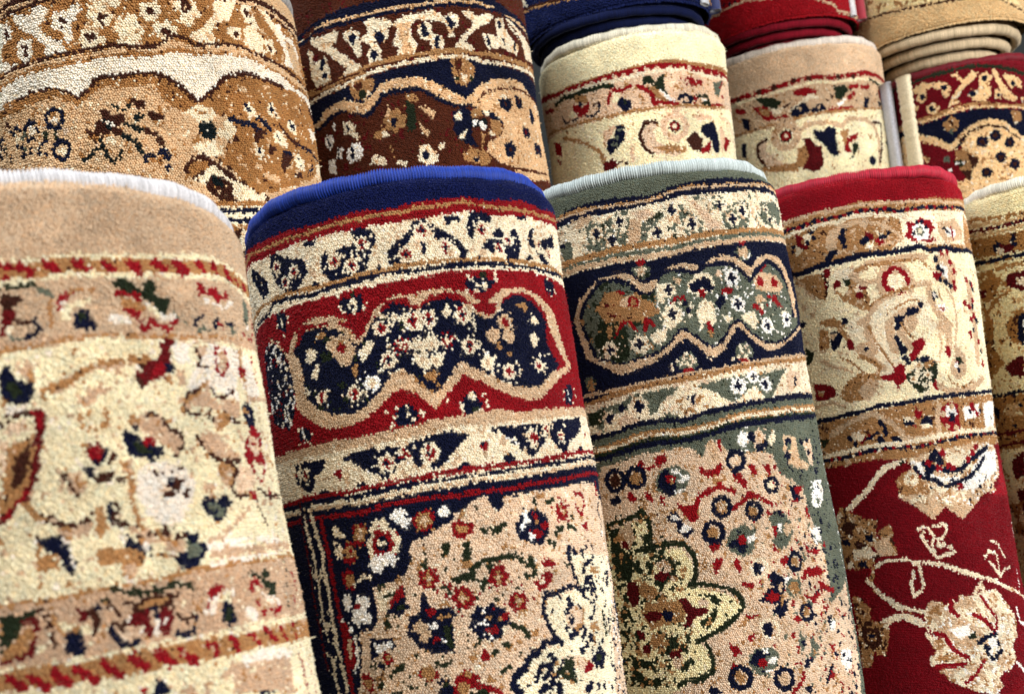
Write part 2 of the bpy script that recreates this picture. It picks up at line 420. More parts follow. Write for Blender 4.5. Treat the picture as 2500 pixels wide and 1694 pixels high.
# ------------------------------------------------------------------ the rolled rugs
RUGS = {}
RUGS['beige'] = dict(
    P=[-0.32625, 0.71029, 1.29203],
    a=[0.07529, -0.14252, -0.98692],
    e1=[0.40907, -0.8982, 0.16091],
    e2=[0.90939, 0.41583, 0.00932],
    R=0.152,
    base='q',
    pitch=1.95,
    vt=0.5,
    plain=58,
    thread=[202, 198, 198],
    pal={'q': [192, 164, 134], 'y': [224, 211, 176], 'w': [226, 214, 198], 'c': [224, 208, 178], 't': [192, 160, 130], 'r': [138, 10, 22], 'd': [96, 10, 14], 'g': [168, 122, 76]},
    label='beige rolled rug with plain tan top and red rope stripes, leftmost in the front',
    arc=[-1.75, 1.75],
    v=[0, 317],
    vend=1.307,
    seed=3,
    ops="""B y 4.0|-4 58 15 58 31 56 58 56 84 53 115 51 130 49 155 50 181 50
B y 4.6|-5 68 11 68 29 66 56 66 81 64 112 63 132 60 151 59 182 61
B g 8.6|-5 63 15 63 30 61 57 61 82 59 105 58 123 56 139 55 161 55 183 55
L r 4.6|-4 59 -1 61
P r|-5 64 -2 65 -1 68 -5 68
P r|2 58 10 59 13 64 11 69 7 65 3 63
P r|15 59 23 59 26 64 25 67 17 64
P r|30 57 37 57 38 61 42 63 41 65 35 65 31 61
P r|45 58 49 58 53 61 57 63 54 65 49 65
P r|59 57 70 57 70 62 68 66 64 65
P r|75 55 82 55 89 59 85 64 79 62
P r|90 54 98 54 101 58 105 59 99 65 94 63
P r|109 54 115 53 120 58 116 61 111 60
P r|124 52 130 50 134 57 131 61 126 57
P r|141 50 146 50 152 56 148 59 141 56
P r|156 52 166 57 158 59
P r|171 51 188 54 172 60
L o 2.9|-6 72 1 72 10 71
L e 2.7|12 74 18 78
P b|-6 75 4 76 3 80 -1 82 -3 86 -7 85
P d|-7 84 0 85 -2 91 -3 94 -6 99 -9 97
P c|-8 94 -2 91 -3 97 -5 97
L b 2.0|0 91 7 92
L n 2.7|8 91 10 95 10 97
L n 2.9|-3 100 1 102 5 100 9 98
L e 2.3|-3 100 1 102
P r|20 81 25 77 30 78 26 81 23 84 21 88 20 86
P w|23 82 26 83 24 86 22 86
P y|29 82 34 83 40 79 38 84 33 87 27 85 27 89 25 93 20 92 22 88
P n|28 90 33 88 36 89 37 93 39 95 38 100 34 100 30 99 27 96
P o|30 90 34 90 33 94 30 94
L g 1.5|17 81 16 95
L g 1.3|28 77 40 76
P o|52 70 58 69 66 73 68 77 70 71 73 69 78 71 75 77 76 79 85 80 84 85 79 91 75 87 70 83 64 78 58 76 52 74
P r|51 76 58 76 65 78 68 83 65 84 59 79 53 80 51 81
P g|55 81 61 82 67 86 69 89 64 90 57 89 54 84
P r|54 86 59 89 66 89 64 92 58 92
L r 3.1|62 95 65 100 70 94 73 97 78 99 82 98 87 93
L w 3.7|69 85 73 88 79 93 85 91
L y 2.7|71 87 75 91
L e 1.9|85 88 89 92 93 95 97 96
P w|46 91 55 92 59 95 51 97 45 95
P r|107 68 114 69 116 73 122 68 127 70 133 74 137 68 141 69 140 72 130 75 127 80 122 76 111 75 108 77
P w|111 76 118 78 127 80 146 72 145 75 129 81 121 80 112 80
P t|102 85 116 83 119 86 107 88
P n|101 91 110 88 112 89 103 92 101 97 99 95
P n|115 92 125 87 124 91 119 95
P n|131 90 145 88 145 90 131 93
D r 1.3|124 91 127 93
L e 2.3|102 98 108 96 113 97
L e 2.0|137 92 148 92 137 96
P e|167 65 178 66 180 71 176 80 164 83 163 78
L r 1.6|180 71 196 77 182 91 164 93 158 91
P w|166 83 176 80 166 89
B t 2.9|-10 103 9 103 35 103 68 103 103 102 132 100
B g 2.0|-10 106 0 106 9 105 29 104 48 103 68 104 91 103 126 100 169 95
Z y|-10 107 4 107 17 107 32 105 50 105 71 106 95 105 111 105 125 103 149 102 194 98
P t|84 105 95 104 131 101 194 98 187 93 126 100
P n|-11 113 -7 115 -5 118 -4 122 -1 124 3 126 3 130 1 132 2 134 -1 136 -6 135 -10 133 -12 130 -12 125
P o|-9 123 -3 125 -2 132 -7 131
P t|-3 115 2 114 5 118 5 125 0 123
P g|2 118 5 119 4 125 2 124
L g 2.9|7 134 8 130 12 128 21 127 26 123 31 120 43 119 54 117 65 117
L t 2.3|11 132 21 129 32 122 54 120
P d|77 104 84 105 79 112 78 118 73 124 74 128 67 129 59 134 56 131 54 125 61 123 56 121 61 119 69 117 72 113 72 108
P r|65 124 73 118 73 127 64 129
P b|55 123 59 119 66 118 59 123
P b|55 126 56 131 59 134 58 128
P n|74 121 78 119 80 122 78 126 74 125
D w 1.5|78 117 57 123 67 112
P w|80 110 86 105 94 107 90 118 83 121 80 116
D g 2.4|75 129
P t|81 123 87 124 86 132 81 132
P t|97 109 110 109 112 117 109 122 98 118
P g|97 111 100 112 98 114
P w|110 106 145 104 146 114 135 128 135 140 107 136 85 135
P t|119 110 128 110 128 119 121 123 115 119
L r 2.4|118 108 123 107
L r 2.3|116 108 114 116 114 122 120 125 127 120 128 115
D r 1.5|126 110
P w|152 105 165 106 168 120 176 129 148 139 143 127
P r|141 115 154 116 151 121 145 123 140 120
L t 1.7|149 105 147 113
L r 1.7|170 105 167 113 173 122
L t 3.3|147 124 147 133 147 143
L b 1.9|107 134 109 139 119 139 125 135 130 134
P t|85 139 104 130 105 136 106 146 82 146
L t 2.7|148 135 207 128
P b|124 134 131 134 125 137
P t|35 132 43 133 35 136 29 142 22 140 24 135
L t 3.3|82 142 103 139
P t|23 137 30 138 30 140 24 141
L g 2.4|36 144 37 148 36 152 31 155 26 154 24 153
D g 2.0|24 148
P t|50 148 54 150 64 148 68 152 73 158 78 165 74 173 67 168 62 162 53 157 48 154
P g|50 147 54 150 53 153 48 153
L g 1.6|58 150 66 149
P n|44 158 52 159 53 165 61 166 66 170 61 175 52 173 45 169 44 164
P o|48 162 53 165 60 170 55 171 48 167
P r|54 161 60 161 61 164 56 167 53 165
L n 1.6|49 156 52 156
P d|25 162 31 163 33 167 34 172 30 174 25 172 23 166
P r|26 164 31 165 31 172 25 170
P g|23 161 26 161 24 166 22 164
P n|24 172 28 173 32 170 33 166 36 166 34 172 29 175 26 174
D n 2.0|24 177 24 180
P b|25 183 32 179 36 180 37 182 30 183 27 186
L b 1.7|35 173 38 169
L b 1.5|37 185 41 183
P t|9 173 12 177 20 178 20 184 22 185 17 192 13 187 10 182
P g|17 179 20 184 19 187 16 184
L t 3.1|47 172 44 177 44 182
L g 2.4|45 182 44 189 43 194 44 201 46 208
P w|50 178 57 176 66 176 77 180 82 187 80 196 74 203 68 210 56 209 50 203 47 194 47 186
P b|58 179 63 182 61 184 57 181
P b|68 180 76 180 75 182 69 182
P b|57 187 63 188 66 185 71 185 72 187 77 186 73 190 70 192 74 195 77 191 78 192 77 196 73 196 68 192 67 195 61 196 56 193 60 194 66 191 62 190
D n 2.4|67 187
P p|60 189 67 190 65 192 59 193
P n|85 198 93 198 97 200 105 197 105 200 110 201 105 205 102 209 97 212 90 209 86 206 84 202
P e|89 202 96 202 102 206 98 210 91 208
L n 1.6|88 205 94 207
D g 1.7|93 197
P t|89 190 98 192 93 195 88 193
P w|-12 138 -9 136 0 137 -1 140 -9 140
L b 2.4|-10 141 -1 142
L b 2.0|-14 146 -11 144
P p|-10 145 -3 144 -1 151 -10 152 -14 150
P d|1 139 7 141 7 149 5 152 4 159 2 164 2 170 0 173 -1 179 -4 181 -6 187 -11 188 -14 192 -18 193 -18 196 -21 195 -20 192 -15 187 -9 180 -4 170 1 156 2 147
P r|1 140 6 141 6 149 3 151
P r|-13 187 -7 181 -5 184 -11 188 -18 194 -20 194 -20 192
P g|-10 154 -4 155 0 152 0 161 -3 171 -5 178 -10 184 -15 189 -20 191 -19 183 -16 173 -12 160
P b|-10 164 -2 160 -3 169 -7 175 -13 179
P p|-15 153 -12 154 -15 168 -18 173
L g 2.7|-6 189 -4 193 0 196
D b 1.7|-2 195 3 197
P t|1 196 8 202 14 203 21 203 23 206 20 209 15 210 12 209 11 206 4 202
P g|25 197 29 197 29 205 29 209 25 211 23 208
P n|32 194 34 196 32 199 33 205 30 206 30 201
L b 2.0|35 196 36 200 32 203 35 206 43 209
P n|32 210 37 210 40 215 46 218 50 221 50 224 47 223 44 221 36 217 36 213
D w 2.3|36 213 47 219
P t|40 210 47 209 55 215 59 214 64 217 69 219 67 225 59 223 57 218 46 217
L b 1.7|43 213 51 213 54 215 58 214 59 209
L b 1.6|58 214 60 214 64 212
L b 2.0|64 217 70 216
P n|71 213 72 216 76 217 79 217 77 221 82 222 84 225 80 230 82 230 77 231 75 235 68 234 63 231 61 227 67 225 70 225
P e|71 219 78 222 80 226 75 229 77 228 70 229 70 224
P n|-4 207 -2 206 8 207 10 209 10 218 9 214 9 219 12 221 11 225 8 226 6 222 4 217 -1 213 -4 208
P g|-5 215 -2 214 3 216 4 220 2 222 -4 222 -6 220
L w 1.7|10 214 10 221
D w 1.7|8 210
P g|23 216 29 217 36 218 44 221 47 224 43 228 37 230 33 225 26 226 21 223
P t|34 226 42 227 38 233 34 231
P g|51 224 56 223 61 226 58 228 53 225
L t 2.7|125 206 109 214 95 220 85 222
L b 3.1|89 162 91 167 97 173 102 177 110 179 123 178
L b 1.6|97 161 104 163
P t|91 161 105 161 113 169 127 175 116 178 104 176 93 169
P g|102 179 118 181 113 192 107 192 101 187
P t|104 183 114 184 109 190
L b 1.7|120 181 114 188 110 195
P p|120 181 138 184 136 195 127 195 121 197 113 195
L b 2.3|110 195 114 199 126 199
P r|127 196 137 197 136 202 130 202
P g|127 195 130 202 126 202
L b 1.7|135 203 139 209 145 216
P n|137 141 148 139 155 142 151 150 151 154 142 155 137 151
P g|139 143 146 144 142 147 138 146
D w 1.3|145 148
P r|144 154 153 154 157 158 160 163 155 170 162 173 161 178 151 179 141 177 132 179 130 175 132 165 141 159
P p|138 163 155 160 154 165 150 173 141 174 137 168
L r 2.0|141 166 152 165 153 171 143 177 141 172
L r 2.1|135 178 138 184 143 188
P r|142 188 153 188 150 191 143 192
L r 1.5|157 179 151 188
P r|155 193 165 196 162 201 156 201
P g|107 148 120 149 122 153 110 159 105 159 109 154
L b 1.7|119 152 131 154
L g 2.0|80 144 83 149 104 148
L b 1.7|107 141 104 147
P t|106 141 135 140 131 151 113 148 104 147
L t 2.0|103 188 107 192
L t 1.6|164 177 175 194 176 207
L t 2.7|161 154 173 162 177 177
P t|87 226 102 226 129 227 156 226 189 229 190 232 127 232 93 230
L w 2.7|94 224 120 223 163 226
L w 2.0|84 226 97 225 125 227
L t 4.6|86 229 128 230 190 229
L w 2.0|81 234 100 234 127 234 159 233
Z t|-25 233 -15 233 -1 235 16 235 26 235 41 236 57 237 69 237 85 235 107 236 137 236 207 235
B g 2.3|-25 233 -15 234 -1 236 16 236 26 236 41 236 57 237 72 235 85 236 107 236 137 237 207 236
P o|20 240 26 240 26 236 30 237 35 239 38 237 39 240 46 241 56 240 66 240 73 246 68 245 63 242 55 243 48 244 38 243 34 241 28 239 24 242 21 242
D n 2.0|19 245
P b|28 245 34 244 38 247 48 244 61 246 63 247 57 249 58 253 49 252 35 254 34 251 37 249 33 246
P g|38 248 45 246 54 247 55 250 47 249 39 250
P d|34 254 41 251 44 251 43 257 45 260 44 265 41 266 39 262 39 258 35 260 33 257
P d|50 252 54 253 57 258 55 262 53 266 50 266 47 263 48 258
P n|43 250 49 251 47 254 48 257 46 257 45 254
D w 1.6|33 254 38 261 52 259
L w 1.3|47 258 46 265
L n 3.1|24 256 23 259 26 263 28 267 32 267 36 266
L n 3.3|57 268 64 269 68 267
L n 2.3|69 260 70 264
L b 2.0|59 258 63 261 68 260
L b 1.6|25 255 29 258
P p|27 259 34 261 33 265 28 265
P d|9 244 14 245 13 251 9 249
L b 2.9|15 246 17 249 17 254 16 257
P y|0 248 5 249 8 253 13 252 14 256 14 258 11 258 4 252 1 254
P n|4 252 9 254 10 259 11 265 7 267 3 266 0 261 2 260 2 256
P g|4 252 9 253 7 256 5 255
L g 1.5|-3 240 -2 248 0 254
P o|-26 238 -17 240 -11 239 -10 241 -14 243 -18 247 -20 251 -25 254 -27 257 -28 256
P d|-17 242 -10 243 -9 248 -11 252 -12 256 -14 261 -15 265 -16 261 -15 255 -12 251 -13 246 -17 246
P g|-19 249 -13 247 -11 251 -12 255 -16 256 -17 260 -25 261 -28 260 -25 255 -20 252
P g|-26 240 -24 242 -25 246 -27 246
P d|-29 261 -19 260 -16 260 -16 262 -21 262 -25 264 -29 262
P y|-12 257 -6 258 -5 261 -10 261 -13 262
P r|79 247 86 246 91 246 87 250 82 253 79 251
P w|81 253 86 252 83 261 75 261 79 257
P w|81 252 99 249 98 253 85 254 81 261 75 260
P y|88 252 96 250 93 255 86 257
D r 1.7|79 256 89 247
P n|87 259 91 256 96 257 96 263 98 265 95 269 91 270 87 266
P o|90 260 94 260 94 267 89 266
P t|61 246 71 247 79 252 75 258 68 258 60 254
P o|113 241 121 243 127 246 130 242 137 244 132 247 135 250 143 251 140 256 141 260 132 257 127 252 125 247 114 243
P r|114 246 122 247 126 251 116 250 116 254 112 253
P r|116 258 121 258 119 262 114 260
P r|119 264 126 265 123 268 120 268
P r|129 265 143 264 145 267 134 270
L w 2.7|124 254 131 260 142 263
P w|106 262 116 263 114 270 104 267
L o 2.4|165 237 165 244
D o 1.9|154 264
D o 1.1|160 249 160 253
L r 2.7|177 247 178 254 179 259
L r 1.6|168 263 167 267
B y 4.0|-29 266 -16 268 2 269 18 271 35 271 57 272 77 273 98 273 125 273 157 274
B g 11.0|-30 272 -16 272 1 275 18 276 35 277 55 278 73 279 82 280 104 281 146 282
Z y|-30 276 -17 278 1 278 17 280 34 282 55 283 72 284 81 285 103 285 146 287
L r 4.6|-26 270 -23 273 -20 277
L r 4.9|-16 272 -13 275 -10 278
L r 4.9|-5 271 -3 275 1 279
L r 4.9|5 273 8 276 13 280
L r 4.9|18 274 21 277 25 281
L r 4.9|32 274 34 277 38 280
L r 4.9|45 275 49 278 52 282
L r 4.9|58 276 61 280 65 284
L r 4.9|75 277 78 279 79 283
L r 4.4|91 276 93 280 94 283
L r 4.4|105 276 109 280 111 282
L r 4.0|120 276 124 280 128 283
L r 3.7|136 276 138 280 141 283
L r 3.1|155 275 156 280 157 285
D t 1.2|34 275 59 278 76 279 107 276 111 280 123 277 130 277
L r 2.0|153 291 154 296 157 301 158 310 159 317
L r 1.6|173 300 176 310 183 316
L w 2.0|163 280 164 290 166 302 169 314
L y 1.7|147 291 148 302 147 317
P n|44 287 47 290 49 296 38 295 41 290
P n|104 305 111 306 118 312 104 311
P t|53 294 73 295 94 290 140 295 137 316 52 297
P w|95 286 143 289 143 295 97 292
P t|87 289 92 292 86 295
D r 2.0|35 292
P y|70 295 85 296 88 302 77 304 71 301
D g 1.7|95 298 102 300 115 299
S t 0.020 y|
S w 0.024 y|
S g 0.012 yt|
S y 0.020 t|
L g 1.7|10 133 14 130 22 128 27 124 32 121 45 119 56 117
L b 0.9|58 149 64 148 68 152 71 157 77 160
L g 1.7|42 174 43 181 44 189 43 197 45 205 47 210
L b 0.9|11 176 14 184 17 191
L g 1.5|-9 188 -4 195 3 200 11 204
L b 0.9|2 200 8 202 14 204 20 203 23 200
L g 1.3|-11 135 -11 132
L b 0.9|83 144 84 149 101 150 105 153
L b 0.8|77 160 79 165 75 172 72 173
L g 1.6|53 211 58 217 66 221
L b 0.8|140 195 156 199 186 197
L g 1.5|149 166 162 173 184 177
L g 1.6|-4 205 -5 215 -6 229
L g 1.6|34 226 34 231 38 234
L b 0.8|-9 239 -5 243 -4 250 -4 258
L b 0.8|23 243 26 247 30 252 32 258
L b 0.8|97 110 101 114 98 120 107 122
L b 0.8|85 139 96 136 102 131
L g 1.5|102 130 96 137 83 142
L g 1.2|145 105 145 113 148 126""")

